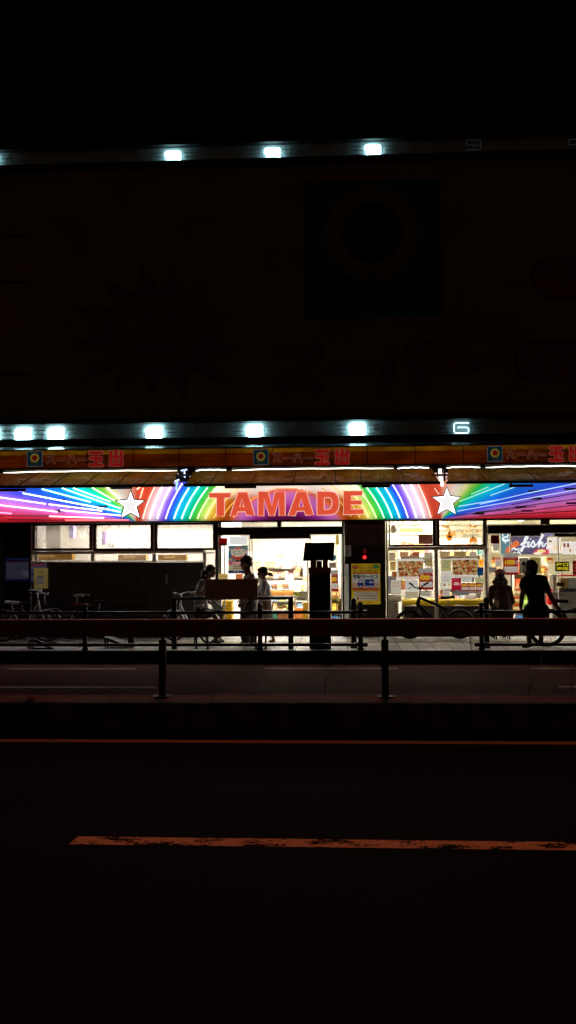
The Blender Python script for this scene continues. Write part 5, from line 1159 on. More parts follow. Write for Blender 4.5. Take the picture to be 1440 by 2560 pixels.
# things behind the hazy windows
m = MB(); m.pbox(70, 1300, 152, 1400, 21.5, 22.0); o = m.build('steel_cabinet', pm('cabinet_grey', (.42,.40,.34), .5, var=.15), bevel=.02); tag(o, 'grey cabinet behind the first hazy window', 'cabinet')
m = MB(); m.pbox(88, 1328, 104, 1345, 21.45, 21.49); o = m.build('memo_sheet', paper((245,215,150),.5)); tag(o, 'small amber memo sheet on the grey cabinet', 'notice')
for px, py, w_, h_, c_, lab in ((178,1330,10,30,(170,150,200),'lilac wrapped bundle behind the first hazy window'),(258,1345,8,34,(190,150,225),'violet hanging bundle behind the second hazy window'),(278,1362,16,14,(250,245,240),'white carton on the sill of the second hazy window'),(296,1310,36,6,(250,250,250),'white lamp bar behind the second hazy window'),(125,1392,110,16,(160,120,60),'long tan carton behind the low window strip'),(330,1394,70,14,(205,170,120),'pale carton behind the second low strip'),(430,1394,70,14,(190,150,90),'tan carton behind the third low strip')):
    m = MB(); m.pbox(px-w_/2, py-h_/2, px+w_/2, py+h_/2, 21.0, 21.25, 0); m.pbox(px-w_*.3, py-h_*.3, px+w_*.1, py+h_*.1, 20.995, 20.999, 1); o = m.build('stored_carton', [paper(c_, .3), paper(tuple(min(255,v+30) for v in c_),.45)], bevel=.015); tag(o, lab, 'carton')
# ------------------------------------------------------------------ street furniture on the sidewalk
FNY = 17.38
fence_m = pm('fence_black', (.010,.010,.010), .38, .3, var=.3, scale=10)
def zf(py, Y=FNY): return at(720, py, Y).z
def fence(label, x0, x1, posts):
    t = thing('pipe_fence', label, 'fence', (at((x0+x1)/2, 1570, FNY).x, FNY, ZS), 'black pipe fences along the kerb')
    for py in (1531, 1612):
        m = MB(); z = zf(py); m.tube([(at(x0, py, FNY).x, FNY, z), (at(x1, py, FNY).x, FNY, z)], .026, 10); m.build('rail', fence_m, t)
    for px, top in posts:
        x = at(px, 1560, FNY).x; zt_ = zf(top)
        m = MB(); m.lathe((x, FNY, ZS), [(.055,0),(.055,.03),(.042,.04),(.042,zt_-ZS-.12),(.05,zt_-ZS-.11),(.05,zt_-ZS-.095),(.03,zt_-ZS-.085),(.036,zt_-ZS-.06),(.045,zt_-ZS-.035),(.036,zt_-ZS-.01),(.012,zt_-ZS)], 16)
        for py in (1531, 1612):
            z = zf(py); m.tube([(x-.12, FNY, z), (x+.12, FNY, z)], .034, 10)
        m.build('post', fence_m, t)
    return t
fence('black pipe fence in front of the hazy windows and entrance', -240, 902, ((-225,1508),(213,1508),(650,1508),(901,1505)))
fence('black pipe fence on which the black-shirted person leans', 1203, 1760, ((1203.5,1507),(1640,1505)))
for px, top, lab in ((884.5,1496,'black round-topped bollard beside the end of the entrance fence'),(1216,1495,'black round-topped bollard at the start of the far fence')):
    t = thing('bollard', lab, 'bollard', (at(px, 1560, 17.75).x, 17.75, ZS), 'bollards at the fence gap')
    x = t.location.x; h_ = zf(top, 17.75)-ZS
    m = MB(); m.lathe((x, 17.75, ZS+.001), [(.062,0),(.062,.04),(.05,.05),(.05,h_-.12),(.056,h_-.11),(.056,h_-.09),(.046,h_-.08)], 16); m.build('shaft', fence_m, t)
    m = MB(); m.lathe((x, 17.75, ZS+h_-.079), [(.046,0),(.052,.03),(.044,.06),(.02,.077),(.004,.080)], 16); m.build('cap', fence_m, t)
# information board on an arch-shaped frame
SBY = 17.55
t = thing('board_stand', 'dark square arch frame carrying a blank brown board before the entrance', 'sign', (at(580, 1560, SBY).x, SBY, ZS))
for a, b_ in ((428.5,441),(720.5,733)): m = MB(); X0, X1, _, _ = rect(a, 1560, b_, 1570, SBY); m.box(X0, X1, SBY, SBY+.09, ZS, zf(1492, SBY)); m.build('leg', pm('frame_brown', (.016,.011,.010), .5, .2), t, bevel=.008)
m = MB(); X0, X1, Z0, Z1 = rect(441, 1492.5, 720.5, 1499.5, SBY); m.box(X0+.001, X1-.001, SBY+.005, SBY+.085, Z0, Z1); m.build('crossbar', MATS['frame_brown'], t, bevel=.006)
m = MB(); m.pbox(512, 1447.5, 644.5, 1497, SBY-.05, SBY-.02); bo = m.build('board', pm('board_brown', (.46,.31,.20), .6, var=.25, scale=3), t, bevel=.01)
m = MB()
for px in (530, 626): m.pbox(px-3, 1490, px+3, 1494, SBY-.056, SBY-.0505)
m.build('bracket', MATS['frame_brown'], bo)
# dark information pillar with tilted panel
PY = 17.6
t = thing('information_pillar', 'black information pillar with brown cap and a tilted dark panel on top', 'pillar', (at(799, 1560, PY).x, PY, ZS))
X0, X1, _, _ = rect(773, 1500, 826.5, 1550, PY)
cap_m = pm('pillar_cap_brown', (.34,.10,.06), .5, var=.25)
m = MB(); m.box(X0, X1, PY, PY+.34, ZS, zf(1435.5, PY)-.002); m.build('shaft', pm('pillar_black', (.009,.008,.008), .5, var=.4, scale=3), t, bevel=.012)
m = MB(); m.box(X0-.008, X1+.008, PY-.008, PY+.348, zf(1435.5, PY), zf(1419, PY)); m.build('cap', cap_m, t, bevel=.01)
for a, b_ in ((777,790),(806,819.5)):
    m = MB(); A0, A1, C0, C1 = rect(a, 1397, b_, 1418.9, PY)
    m.prism([(A0, C0), (A1, C0), (A1-.0, C1), (A0+.0, C1)], PY+.05, PY+.2); m.build('bracket', cap_m, t, bevel=.008)
m = MB(); m.pbox(791, 1402, 805, 1418.9, PY+.08, PY+.16); m.build('neck', pm('neck_brown', (.11,.05,.03), .5), t)
tp_ = MB(); lo_ = [at(757.5, 1398, PY-.12), at(833, 1396.5, PY-.12)]; hi_ = [at(762.5, 1357, PY+.28), at(837, 1356, PY+.28)]
nrm = (lo_[1]-lo_[0]).cross(hi_[0]-lo_[0]).normalized()*.035
q = [lo_[0], lo_[1], hi_[1], hi_[0]]
tp_.add(q+[p+(-nrm if nrm.y < 0 else nrm) for p in q], [(0,1,2,3),(7,6,5,4),(0,4,5,1),(1,5,6,2),(2,6,7,3),(3,7,4,0)]); tp_.build('tilted_panel', pm('solar_black', (.0015,.0015,.002), .9, 0, spec=0), t)
# hoops, ramp and low stands by the kerb
def hoop(px, w_, top, Y, label):
    x = at(px, 1600, Y).x; z = at(px, top, Y).z; m = MB(); r = .05
    pts = [(x-w_/2, Y, ZS)]+[(x-w_/2+r-r*math.cos(a), Y, z-r+r*math.sin(a)) for a in (0,.5,1.0,1.57)]+[(x+w_/2-r+r*math.sin(a), Y, z-r+r*math.cos(a)) for a in (0,.5,1.0,1.57)]+[(x+w_/2, Y, ZS)]
    m.tube(pts, .017, 8); m.cyl((pts[0][0], Y, ZS+.001), .035, .012, 10); m.cyl((pts[-1][0], Y, ZS+.001), .035, .012, 10)
    o = m.build('bicycle_hoop', fence_m); tag(o, label, 'bicycle stand', 'low bicycle hoops by the fence')
hoop(505, .20, 1572, 17.6, 'low black bicycle hoop under the ponytailed person'); hoop(652, .17, 1570, 17.6, 'low black bicycle hoop at the fence post under the walking child')
RK = thing('fallen_rack', 'toppled black tube rack lying by the kerb at the dark end', 'rack', tuple(at(92, 1618, 17.55)))
for dx in (0, 6, 12):
    m = MB(); m.tube([at(70+dx, 1621, 17.55), at(71+dx, 1606, 17.57), at(76+dx, 1600.5, 17.6), at(84+dx, 1602, 17.65), at(118+dx*.7, 1618, 17.6), at(124+dx*.7, 1621.5, 17.5)], .014, 8); m.build('tube_loop', fence_m, RK)
m = MB(); m.tube([at(70, 1620, 17.55), at(100, 1621, 17.55), at(132, 1621, 17.55)], .016, 8); m.build('base_tube', fence_m, RK)
m = MB()
for k in range(14):
    c = at(random.uniform(112,142), random.uniform(1604,1609), 18.0); e = Vector((random.gauss(0,.05), random.gauss(0,.03), random.gauss(0,.02))); f2 = Vector((random.gauss(0,.04), .03, random.gauss(0,.02)))
    m.quad([c-e, c-f2, c+e, c+f2])
o = m.build('crumpled_paper', pm('paper_grey', (.5,.47,.42), .8)); tag(o, 'crumpled pale paper beside the toppled rack', 'paper')
m = MB()
for k in range(60):
    c = onz(random.uniform(-5,75), random.uniform(1590,1597), ZS+.02); e = Vector((random.gauss(0,.06), random.gauss(0,.04), random.uniform(-.02,.03))); f2 = Vector((random.gauss(0,.05), .04, random.uniform(-.01,.04)))
    m.quad([c-e, c-f2, c+e, c+f2])
o = m.build('plastic_sheeting', pm('sheeting', (.42,.45,.42), .4, var=.3)); tag(o, 'rumpled pale plastic sheeting along the wall at the dark end', 'plastic sheeting')
RP = thing('kerb_ramp', 'dark slanted ramp frame standing behind the fence beside the first post', 'ramp', tuple(at(295, 1618, 17.9)))
m = MB(); a, b_ = at(263, 1594, 18.0), at(322, 1612, 17.8); m.quad([a+Vector((0,-.1,.02)), b_+Vector((0,-.1,0)), b_+Vector((0,.35,0)), a+Vector((0,.35,.02))]); m.quad([a+Vector((0,-.1,-.03)), b_+Vector((0,-.1,-.05)), b_+Vector((0,-.1,0)), a+Vector((0,-.1,.02))]); m.build('slope', black_metal, RP)
for px in (263, 269): m = MB(); p0 = at(px, 1592, 18.0); m.tube([p0, (p0.x, p0.y, ZS)], .018, 8); m.build('leg', black_metal, RP)
m = MB(); X0, X1, _, _ = rect(320, 1590, 334, 1600, 17.9); m.box(X0, X1, 17.9, 18.0, ZS+.001, at(327, 1572, 17.9).z); o = m.build('low_post', pm('low_post_grey', (.05,.05,.05), .6), bevel=.01); tag(o, 'short square grey post beside the slanted ramp', 'post')
# litter
for px, py, z, c_, lab in ((108,1728,.004,(120,70,65),'pale pink scrap of litter on the far lane by the median'),(78,1750,.324,(95,60,95),'lilac scrap of litter on top of the median')):
    m = MB(); c = onz(px, py, z)
    for k in range(5):
        e = Vector((random.uniform(.05,.09), random.gauss(0,.02), random.uniform(0,.03))); f2 = Vector((random.gauss(0,.02), .05, random.uniform(0,.04))); cc = c+Vector((random.gauss(0,.03), random.gauss(0,.02), .012))
        m.quad([cc-e*.6, cc-f2*.6, cc+e*.6, cc+f2*.6])
    o = m.build('litter', pm('litter_%d' % px, lin(c_), .7)); tag(o, lab, 'litter')
m = MB()
for k in range(160):
    c = onz(random.uniform(495,608), 1657.5, .01); c.y += random.gauss(0,.06); e = Vector((random.gauss(0,.02), random.gauss(0,.02), random.uniform(0,.015))); f2 = Vector((-e.y, e.x, random.uniform(0,.02)))
    m.quad([c-e, c-f2, c+e, c+f2])
o = m.build('fallen_leaves', pm('dead_leaves', (.06,.045,.03), .9)); tag(o, kind='stuff', label='dry leaves gathered along the gutter')
def weed(px, py, h, Y, label, z0, spread=.10, n=9):
    t = thing('weed', label, 'weed', (at(px, py, Y).x, Y, z0), 'dry weeds')
    base = Vector((at(px, py, Y).x, Y, z0)); stm = MB(); lf = MB()
    for k in range(n):
        an = random.uniform(0, 2*PI); tip = base+Vector((math.cos(an)*spread*random.uniform(.3,1), math.sin(an)*spread*.6, h*random.uniform(.55,1)))
        mid = base.lerp(tip, .5)+Vector((random.gauss(0,.01), 0, h*.08)); stm.tube([base, mid, tip], [.0018,.0014,.0008], 5)
        for j in range(5):
            q = mid.lerp(tip, random.random()); d = Vector((random.gauss(0,1), random.gauss(0,1), random.gauss(.4,.6))).normalized()*random.uniform(.012,.03); e = d.cross(Vector((0,0,1)))*.3
            lf.quad([q, q+d*.5+e, q+d, q+d*.5-e])
    stm.build('stem', pm('weed_stem', (.09,.05,.03), .9), t); lf.build('leaf', pm('weed_leaf', (.08,.06,.03), .9), t)
weed(812, 1750, .24, 10.55, 'thin dry weed rising from the median between the two guard posts', .318, .03, 4)
weed(1322, 1745, .46, 10.55, 'tall branching dry weed on the median near the black-shirted person', .318, .2, 5)
weed(1430, 1745, .46, 10.55, 'thin tall dry weed on the median at the edge of the view', .318, .06, 3)
weed(1178, 1620, .28, 17.5, 'small weed growing from the kerb beside the far fence', ZS, .08, 9)
weed(145, 1598, .10, 19.9, 'low green tuft by the wall at the dark end', ZS, .14, 12)

# ------------------------------------------------------------------ bicycles
def bike(label, loc, rotz, wheel=.30, base=.98, style='city', paint=(.25,.25,.25), seat_h=.78, bar_h=.95, basket=False, fender=True, turn=0, rise=0, saddle=None, accent=None):
    t = thing('bicycle', label, 'bicycle')
    fm = pm('bike_paint_%d_%d' % (int(paint[0]*1000), int(paint[2]*1000)), paint, .35 if style == 'city' else .5, .4 if style == 'city' else 0, var=.15, spec=.4 if style == 'city' else .15)
    tyre = pm('tyre', (.010,.010,.010), .7); rim = pm('rim', (.35,.35,.36) if style == 'city' else (.03,.03,.03), .35, .8) if style == 'city' else pm('rim_black', (.02,.02,.022), .4, .5)
    chrome = pm('chrome', (.75,.75,.76), .35, .4); blk = pm('bike_black', (.006,.006,.007), .6, spec=.2)
    R_, F_ = Vector((-base/2, 0, wheel)), Vector((base/2, 0, wheel))
    tr = .029 if style == 'mtb' else .018
    for c in (R_, F_):
        m = MB(); m.tube([c+Vector((math.cos(a)*(wheel-tr), 0, math.sin(a)*(wheel-tr))) for a in [2*PI*k/40 for k in range(40)]], tr, 8, 0, True); w_ = m.build('wheel', tyre, t)
        m = MB(); m.tube([c+Vector((math.cos(a)*(wheel-2*tr-.006), 0, math.sin(a)*(wheel-2*tr-.006))) for a in [2*PI*k/40 for k in range(40)]], .009, 6, 0, True); m.build('rim', rim, w_)
        m = MB(); m.tube([c+Vector((0,-.04,0)), c+Vector((0,.04,0))], .02, 8)
        for k in range(20):
            a = 2*PI*k/20; s_ = 1 if k % 2 else -1; m.tube([c+Vector((math.cos(a+.25*s_)*.02, s_*.028, math.sin(a+.25*s_)*.02)), c+Vector((math.cos(a)*(wheel-2*tr), 0, math.sin(a)*(wheel-2*tr)))], .0014, 4)
        m.build('spoke', chrome if style == 'city' else blk, w_)
        if fender:
            m = MB(); a0, a1 = (20, 175) if c is R_ else (30, 190); n = 18; vs = []
            for k in range(n+1):
                a = math.radians(a0+(a1-a0)*k/n)
                for s_ in (-1, 0, 1): vs.append(c+Vector((math.cos(a)*(wheel+.022-.008*abs(s_)), s_*.026, math.sin(a)*(wheel+.022-.008*abs(s_)))))
            m.add(vs, [(k*3+j, k*3+j+1, k*3+j+4, k*3+j+3) for k in range(n) for j in range(2)], 0, True); m.build('fender', chrome, t)
    BBk = Vector((-base*.08, 0, wheel-.03 if style == 'city' else wheel+.01))
    ST = BBk+Vector((-.16, 0, (seat_h-BBk.z)*.62)); HT, HB = Vector((base*.30, 0, bar_h*.80)), Vector((base*.335, 0, bar_h*.66))
    m = MB(); rr = .018 if style == 'city' else .030
    if style == 'city':
        m.tube([HT+Vector((.005,0,-.03)), BBk.lerp(HT, .45)+Vector((.02,0,-.05)), BBk], rr); m.tube([HB, BBk.lerp(HB, .5)+Vector((.03,0,-.06)), BBk+Vector((.0,0,.01))], rr)
    else:
        m.tube([HT, ST+Vector((.0,0,-.04))], rr*.9); m.tube([HB, BBk], rr*1.25)
    m.tube([BBk, ST], rr); m.tube([HT, HB], rr*1.25)
    for s_ in (-1, 1): m.tube([BBk+Vector((0,s_*.02,0)), R_+Vector((0,s_*.05,0))], .010); m.tube([ST+Vector((0,s_*.012,-.06)), R_+Vector((0,s_*.05,0))], .009)
    m.build('frame', fm, t)
    m = MB(); crown = HB+Vector((.02,0,-.05)); m.tube([HB, crown], .018)
    for s_ in (-1, 1): m.tube([crown+Vector((0,s_*.045,0)), F_+Vector((0,s_*.05,0))], [.017 if style == 'mtb' else .013, .012])
    m.tube([crown+Vector((0,-.05,0)), crown+Vector((0,.05,0))], .014); m.build('fork', fm if style == 'mtb' else chrome, t)
    m = MB(); m.tube([ST, Vector((ST.x-.035, 0, seat_h-.04))], .012); m.build('seat_post', chrome, t)
    sm_ = pm('saddle_black', (.012,.012,.012), .5) if saddle is None else pm('saddle_%d' % int(saddle[0]*100), saddle, .4)
    m = MB(); sc_0 = Vector((ST.x-.02, 0, seat_h)); vs = []
    prof = ((-.13,.075,.012),(-.09,.078,.018),(-.03,.05,.008),(.04,.026,.004),(.11,.020,.002),(.135,.010,-.006))
    for x, w_, z in prof:
        for yv, zz in ((-w_,z-.012),(-w_*.6,z+.012),(0,z+.018),(w_*.6,z+.012),(w_,z-.012),(w_*.5,z-.04),(-w_*.5,z-.04)): vs.append(sc_0+Vector((x,yv,zz)))
    m.add(vs, [(i*7+j, i*7+(j+1) % 7, (i+1)*7+(j+1) % 7, (i+1)*7+j) for i in range(5) for j in range(7)]+[tuple(range(7)), tuple(range(41, 34, -1))], 0, True); m.build('saddle', sm_, t)
    m = MB(); top = HT+Vector((-.02, 0, bar_h-HT.z-.03)); m.tube([HT, top], .014)
    gs = {-1: MB(), 1: MB()}
    if style == 'mtb':
        m.tube([top, top+Vector((.05,0,.01))], .016)
        b0 = top+Vector((.05,0,.01)); TR = Matrix.Rotation(math.radians(turn), 3, 'Z'); VV = Vector; Vector_ = lambda q: TR @ VV(q)
        m.tube([b0+Vector_((-.03,-.30,.035+rise)), b0+Vector_((-.01,-.12,.02)), b0, b0+Vector_((-.01,.12,.02)), b0+Vector_((-.03,.30,.035+rise))], .012)
        for s_ in (-1, 1): gs[s_].tube([b0+Vector_((-.02,s_*.20,.028+rise*.6)), b0+Vector_((-.035,s_*.32,.037+rise*1.1))], .019); gs[s_].tube([b0+Vector_((.01,s_*.19,.02)), b0+Vector_((.05,s_*.26,.0))], .008)
    else:
        for s_ in (-1, 1):
            m.tube([top, top+Vector((.06,s_*.05,.02)), top+Vector((.03,s_*.18,.05)), top+Vector((-.07,s_*.24,.045)), top+Vector((-.17,s_*.255,.03))], .011)
            gs[s_].tube([top+Vector((-.09,s_*.245,.042)), top+Vector((-.19,s_*.258,.028))], .019); gs[s_].tube([top+Vector((.02,s_*.19,.04)), top+Vector((-.08,s_*.23,.01))], .007)
    hb_ = m.build('handlebar', chrome if style == 'city' else blk, t); [gs[s_].build('grip', blk if accent is None else pm('grip_cream', accent, .5), hb_) for s_ in gs]
    m = MB(); m.tube([BBk+Vector((math.cos(a)*.075, -.045, math.sin(a)*.075)) for a in [2*PI*k/24 for k in range(24)]], .006, 5, 0, True)
    m.tube([BBk+Vector((0,-.05,0)), BBk+Vector((0,.05,0))], .02)
    for s_, an in ((-1, -.9), (1, PI-.9)):
        e = BBk+Vector((math.cos(an)*.15, s_*.06, math.sin(an)*.15)); m.tube([BBk+Vector((0,s_*.06,0)), e], .009); m.box(e.x-.045, e.x+.045, min(e.y, e.y+s_*.08), max(e.y, e.y+s_*.08), e.z-.01, e.z+.01)
    m.tube([BBk+Vector((0,-.045,.075)), R_+Vector((0,-.045,.035))], .004, 4); m.tube([BBk+Vector((0,-.045,-.075)), R_+Vector((0,-.045,-.035))], .004, 4)
    if style == 'mtb': m.tube([R_+Vector((0,-.05,0)), R_+Vector((.02,-.05,-.07)), R_+Vector((-.0,-.05,-.12))], .010, 6)
    m.build('crank', blk, t)
    if basket:
        m = MB(); c = Vector((base*.5-.02, 0, bar_h-.27)); a, b_, h_ = .13, .16, .22
        for k in range(7):
            z = h_*k/6; u = a+(b_-a)*k/6; m.tube([c+Vector((-u,-u,z)), c+Vector((u,-u,z)), c+Vector((u,u,z)), c+Vector((-u,u,z))], .003, 4, 0, True)
        for k in range(7):
            q = -1+2*k/6
            for s_ in (-1, 1): m.tube([c+Vector((q*a, s_*a, 0)), c+Vector((q*b_, s_*b_, h_))], .003, 4); m.tube([c+Vector((s_*a, q*a, 0)), c+Vector((s_*b_, q*b_, h_))], .003, 4)
        m.build('basket', blk, t)
    t.location = loc; t.rotation_euler = (0, 0, rotz)
    return t
def bike_at(pxr, pxf, Y, **k):
    a, b_ = at(pxr, 1565, Y), at(pxf, 1565, Y)
    k['base'] = abs(a.x-b_.x); rot = 0 if b_.x > a.x else PI
    return bike(loc=((a.x+b_.x)/2, Y, ZS), rotz=rot, **k)
mt = bike_at(1150, 1024, 19.85, label='black mountain bicycle parked before the yellow-topped counter', style='mtb', wheel=.287, paint=(.006,.006,.007), seat_h=.80, bar_h=1.0, fender=False, turn=-38, rise=.06)
m = MB()                                         # white lettering strokes on the down tube
d0, d1 = Vector((.03, .026, .36)), Vector((.20, .026, .52))
bs = (1150-1024)/2
for k in range(9):
    q = d0.lerp(d1, k/9); u = (d1-d0).normalized(); n_ = Vector((-u.z, 0, u.x)); w_ = .012 if k % 3 else .016
    m.quad([q-n_*w_, q+u*.009-n_*w_, q+u*.009+n_*w_, q+n_*w_*.6])
o = m.build('frame_lettering', pm('lettering_white', (.7,.7,.7), .5)); o.parent = mt; o.location = Vector(o.location)
bike_at(8, 117, 19.2, label='silver city bicycle with a silver covered saddle at the dark end', wheel=.30, paint=(.82,.80,.76), seat_h=.76, bar_h=.98, saddle=(.85,.87,.92))
bike_at(40, 131, 19.75, label='dark city bicycle with chrome front fender behind the silver one', wheel=.30, paint=(.03,.03,.035), seat_h=.72, bar_h=.9, basket=True)
ob = bike_at(265, 172, 19.95, label='dark bicycle with an orange-brown carrier against the black panel', wheel=.26, paint=(.02,.012,.01), seat_h=.74, bar_h=.86, fender=False, accent=(.6,.55,.45))
m = MB(); m.box(-.05,.30,-.12,.12,.66,.675)
for k in range(5): m.tube([(-.04+k*.08,-.12,.70),(-.04+k*.08,.12,.70)], .005, 5)
m.tube([(-.05,-.13,.70),(.30,-.13,.70),(.30,.13,.70),(-.05,.13,.70)], .008, 6, 0, True); o = m.build('carrier', pm('carrier_orange', (.22,.09,.02), .5)); o.parent = ob; o.matrix_parent_inverse = Matrix(); o.location = (.125+.0, 0, .66)
bike(label='chrome city bicycle with pale grips beside the ponytailed person', loc=tuple(Vector((at(474, 1565, 18.9).x+.02, 18.95, ZS))), rotz=math.radians(142), wheel=.30, base=.95, paint=(.8,.8,.82), seat_h=.70, bar_h=.92, saddle=(.6,.6,.62), accent=(.6,.58,.5))
bike_at(1368, 1512, 17.95, label='black sports bicycle parked behind the black-shirted person', style='mtb', wheel=.335, paint=(.012,.012,.013), seat_h=.80, bar_h=.92, fender=False)

# ------------------------------------------------------------------ people
skin_m = pm('skin', (.34,.20,.14), .55, var=.1, scale=12); skin_d = pm('skin_dim', (.26,.145,.10), .55, var=.1, scale=12)
hair_b = pm('hair_black', (.008,.007,.007), .45, var=.4, scale=25, stretch=(1,1,.2)); hair_r = pm('hair_brown', (.055,.026,.014), .45, var=.4, scale=25, stretch=(1,1,.2))
eye_m = pm('eye_dark', (.01,.008,.008), .3)
class Person:
    def __init__(s, label, Y, foot):
        s.Y = Y; s.b = MB(); s.t = thing('person', label, 'person', (at(*foot, Y).x, Y, ZS))
    def J(s, px, py, dy=0.0): return at(px, py, s.Y+dy)
    def head(s, c, face, r=.100, tilt=0.0):
        "skull, jaw, nose, lips, ears; face = direction the person looks in (x, y)"
        f = Vector((face[0], face[1], tilt)).normalized(); sd = Vector((-f.y, f.x, 0)).normalized(); u = sd.cross(f)*-1
        if u.z < 0: u = -u
        M = Matrix((f, sd, u)).transposed()
        b = s.b; k = r/.1
        b.ell(c+u*.015*k, .098*k, .078*k, .112*k, rot=M); b.ell(c+f*.022*k-u*.055*k, .066*k, .058*k, .062*k, rot=M)
        b.ell(c+f*.062*k-u*.092*k, .028*k, .028*k, .022*k, rot=M)                         # chin
        b.ell(c+f*.094*k-u*.022*k, .020*k, .013*k, .026*k, rot=M); b.ell(c+f*.106*k-u*.034*k, .012*k, .015*k, .011*k, rot=M)   # nose
        b.ell(c+f*.082*k+u*.018*k, .018*k, .05*k, .014*k, rot=M)                            # brow
        b.ell(c+f*.086*k-u*.062*k, .012*k, .022*k, .007*k, rot=M); b.ell(c+f*.083*k-u*.074*k, .011*k, .02*k, .007*k, rot=M)   # lips
        for q in (-1, 1): b.ell(c+sd*q*.079*k-u*.015*k-f*.01*k, .020*k, .008*k, .030*k, rot=M)
        s.hc, s.f, s.sd, s.u, s.k = c, f, sd, u, k; s.M = M
        e = MB()
        for q in (-1, 1): e.ell(c+f*.083*k+sd*q*.032*k-u*.004*k, .012*k, .014*k, .009*k, rot=M, seg=10)
        s.eyes = e
    def hand(s, wr, d, palm, curl=.6, size=1.0, thumb=1):
        "palm with four unequal bent fingers and a thumb leaving its side; d = direction of the fingers, palm = direction the palm faces"
        d = Vector(d).normalized(); pn_ = Vector(palm); pn_ = (pn_-d*pn_.dot(d)).normalized(); sd = d.cross(pn_); b = s.b; z = size
        M = Matrix((d, sd, pn_)).transposed(); b.ell(wr+d*.045*z, .052*z, .038*z, .016*z, rot=M)
        for i, ln in enumerate((.066,.076,.070,.054)):
            k = (i-1.5); p = wr+d*.082*z+sd*k*.0195*z; a = 0; pts = [p-d*.03*z, p]; 
            for seg_, fr_ in enumerate((.45,.32,.23)):
                a += curl*(.5 if seg_ == 0 else .75); p = p+(d*math.cos(a)+pn_*math.sin(a))*ln*fr_*z; pts.append(p)
            b.limb(pts, [.0095*z,.0095*z,.0088*z,.008*z,.0068*z], seg=8)
        q = wr+d*.022*z-sd*thumb*.03*z*(1); tp = [q, q-sd*thumb*.026*z+d*.02*z+pn_*.008*z, q-sd*thumb*.03*z+d*.048*z+pn_*.022*z, q-sd*thumb*.022*z+d*.07*z+pn_*.03*z]
        b.limb(tp, [.014*z,.0115*z,.0095*z,.008*z], seg=8)
    def finish(s, skin, voxel=.0075, smooth=2):
        o = remesh(s.b, voxel, smooth).build('body', skin, s.t); s.eyes.build('eyes', eye_m, o); return o
    def wear(s, mb, name, mat, voxel=.009, smooth=4): return remesh(mb, voxel, smooth).build(name, mat, s.t)
    def hair(s, mat, back=1.0, extra=None, quiff=False, fringe=True, top=.0):
        m = MB(); c, f, u, sd, k = s.hc, s.f, s.u, s.sd, s.k
        m.ell(c+u*(.040+top)*k-f*.018*k, .098*k, .088*k, .094*k, rot=s.M); m.ell(c-f*.042*k-u*.005*k, .070*k, .084*k, .095*k*back, rot=s.M)
        if fringe: m.ell(c+f*.056*k+u*.066*k, .046*k, .066*k, .034*k, rot=s.M)
        if quiff: m.ell(c+f*.085*k+u*.085*k, .040*k, .055*k, .030*k, rot=s.M)
        for q in (-1, 1): m.ell(c+sd*q*.072*k+u*.02*k-f*.015*k, .045*k, .018*k, .05*k, rot=s.M)
        for i in range(26):     # tufts that break up the outline
            a, e_ = random.uniform(0, 2*PI), random.uniform(.1, 1.2); d = (f*math.cos(a)*math.cos(e_)*.8-f*.2+sd*math.sin(a)*math.cos(e_)+u*math.sin(e_)).normalized()
            m.ell(c+u*.035*k-f*.02*k+d*.088*k, .020*k, .020*k, .014*k, seg=8)
        if extra: extra(m)
        s.wear(m, 'hair', mat, .007, 2)
    def shoe(s, ankle, toe, r=.045):
        m = MB(); d = (toe-ankle); d.z = 0; L = d.length or .1; d.normalize()
        heel = Vector((ankle.x, ankle.y, toe.z))-d*.05
        m.limb([heel+Vector((0,0,.01)), heel.lerp(toe, .5)+Vector((0,0,.0)), toe], [.036,.040,.034]); m.limb([heel+d*.03+Vector((0,0,.02)), ankle], [.042,.042]); return m

def P2(v): return Vector((v[0], v[1]))
# A: seated person with a ponytail, facing the man
A = Person('seated person with a black ponytail and pale top behind the brown board', 18.95, (517, 1606))
J = A.J; hd_ = J(527, 1428); A.head(hd_, (.93,-.30), .098, -.12)
A.b.limb([hd_-Vector((.01,0,.06)), J(514, 1452)], [.052,.058])
shl, shr = J(506, 1458, -.14), J(508, 1456, .15)
pel, che = J(503, 1533, .0), J(508, 1470)
A.b.limb([pel, J(503, 1505), che], [.13,.115,.125]); A.b.limb([shl, shr], [.062,.062])
elb = J(494, 1482, -.20); wrl = J(517, 1490, -.18); A.b.limb([shl, elb, wrl], [.048,.040,.030]); A.hand(wrl, (1,.1,.25), (.2,1,-.2), .5, .9, 1)
elr = J(515, 1500, .2); wrr = J(546, 1519, .02); A.b.limb([shr, elr, wrr], [.048,.040,.030]); A.hand(wrr, (1,-.1,-.35), (.1,-.3,-1), .5, .9, -1)
for dy, kx, fx in ((-.10,541,541),(.10,549,549)):
    hip = pel+Vector((.03, dy, -.01)); knee = J(kx, 1535, dy); ank = J(fx-2, 1596, dy); toe = J(fx+9, 1603.5, dy)
    A.b.limb([hip, knee, ank], [.085,.062,.036]); A.b.limb([ank, toe], [.036,.026])
A.finish(skin_d)
def pony(m):
    k = hd_-A.f*.11; m.limb([k, k-A.f*.045-A.u*.035, J(508, 1441, 0), J(505, 1452, 0), J(506, 1462, -.02)], [.030,.042,.045,.034,.016])
    m.limb([hd_+A.u*.06-A.f*.02, hd_+A.f*.03-A.u*.02+A.sd*.078], [.04,.02])
A.hair(hair_b, 1.05, pony)
m = MB(); m.limb([J(502, 1522), J(502, 1500), che, J(511, 1459)], [.14,.13,.14,.085]); m.limb([shl, shr], [.078,.078]); m.limb([shl, shl.lerp(elb, .75)], [.070,.060]); m.limb([shr, shr.lerp(elr, .75)], [.070,.060]); A.wear(m, 'shirt', pm('shirt_pale', (.30,.28,.27), .8, var=.15, bump=.3))
m = MB()
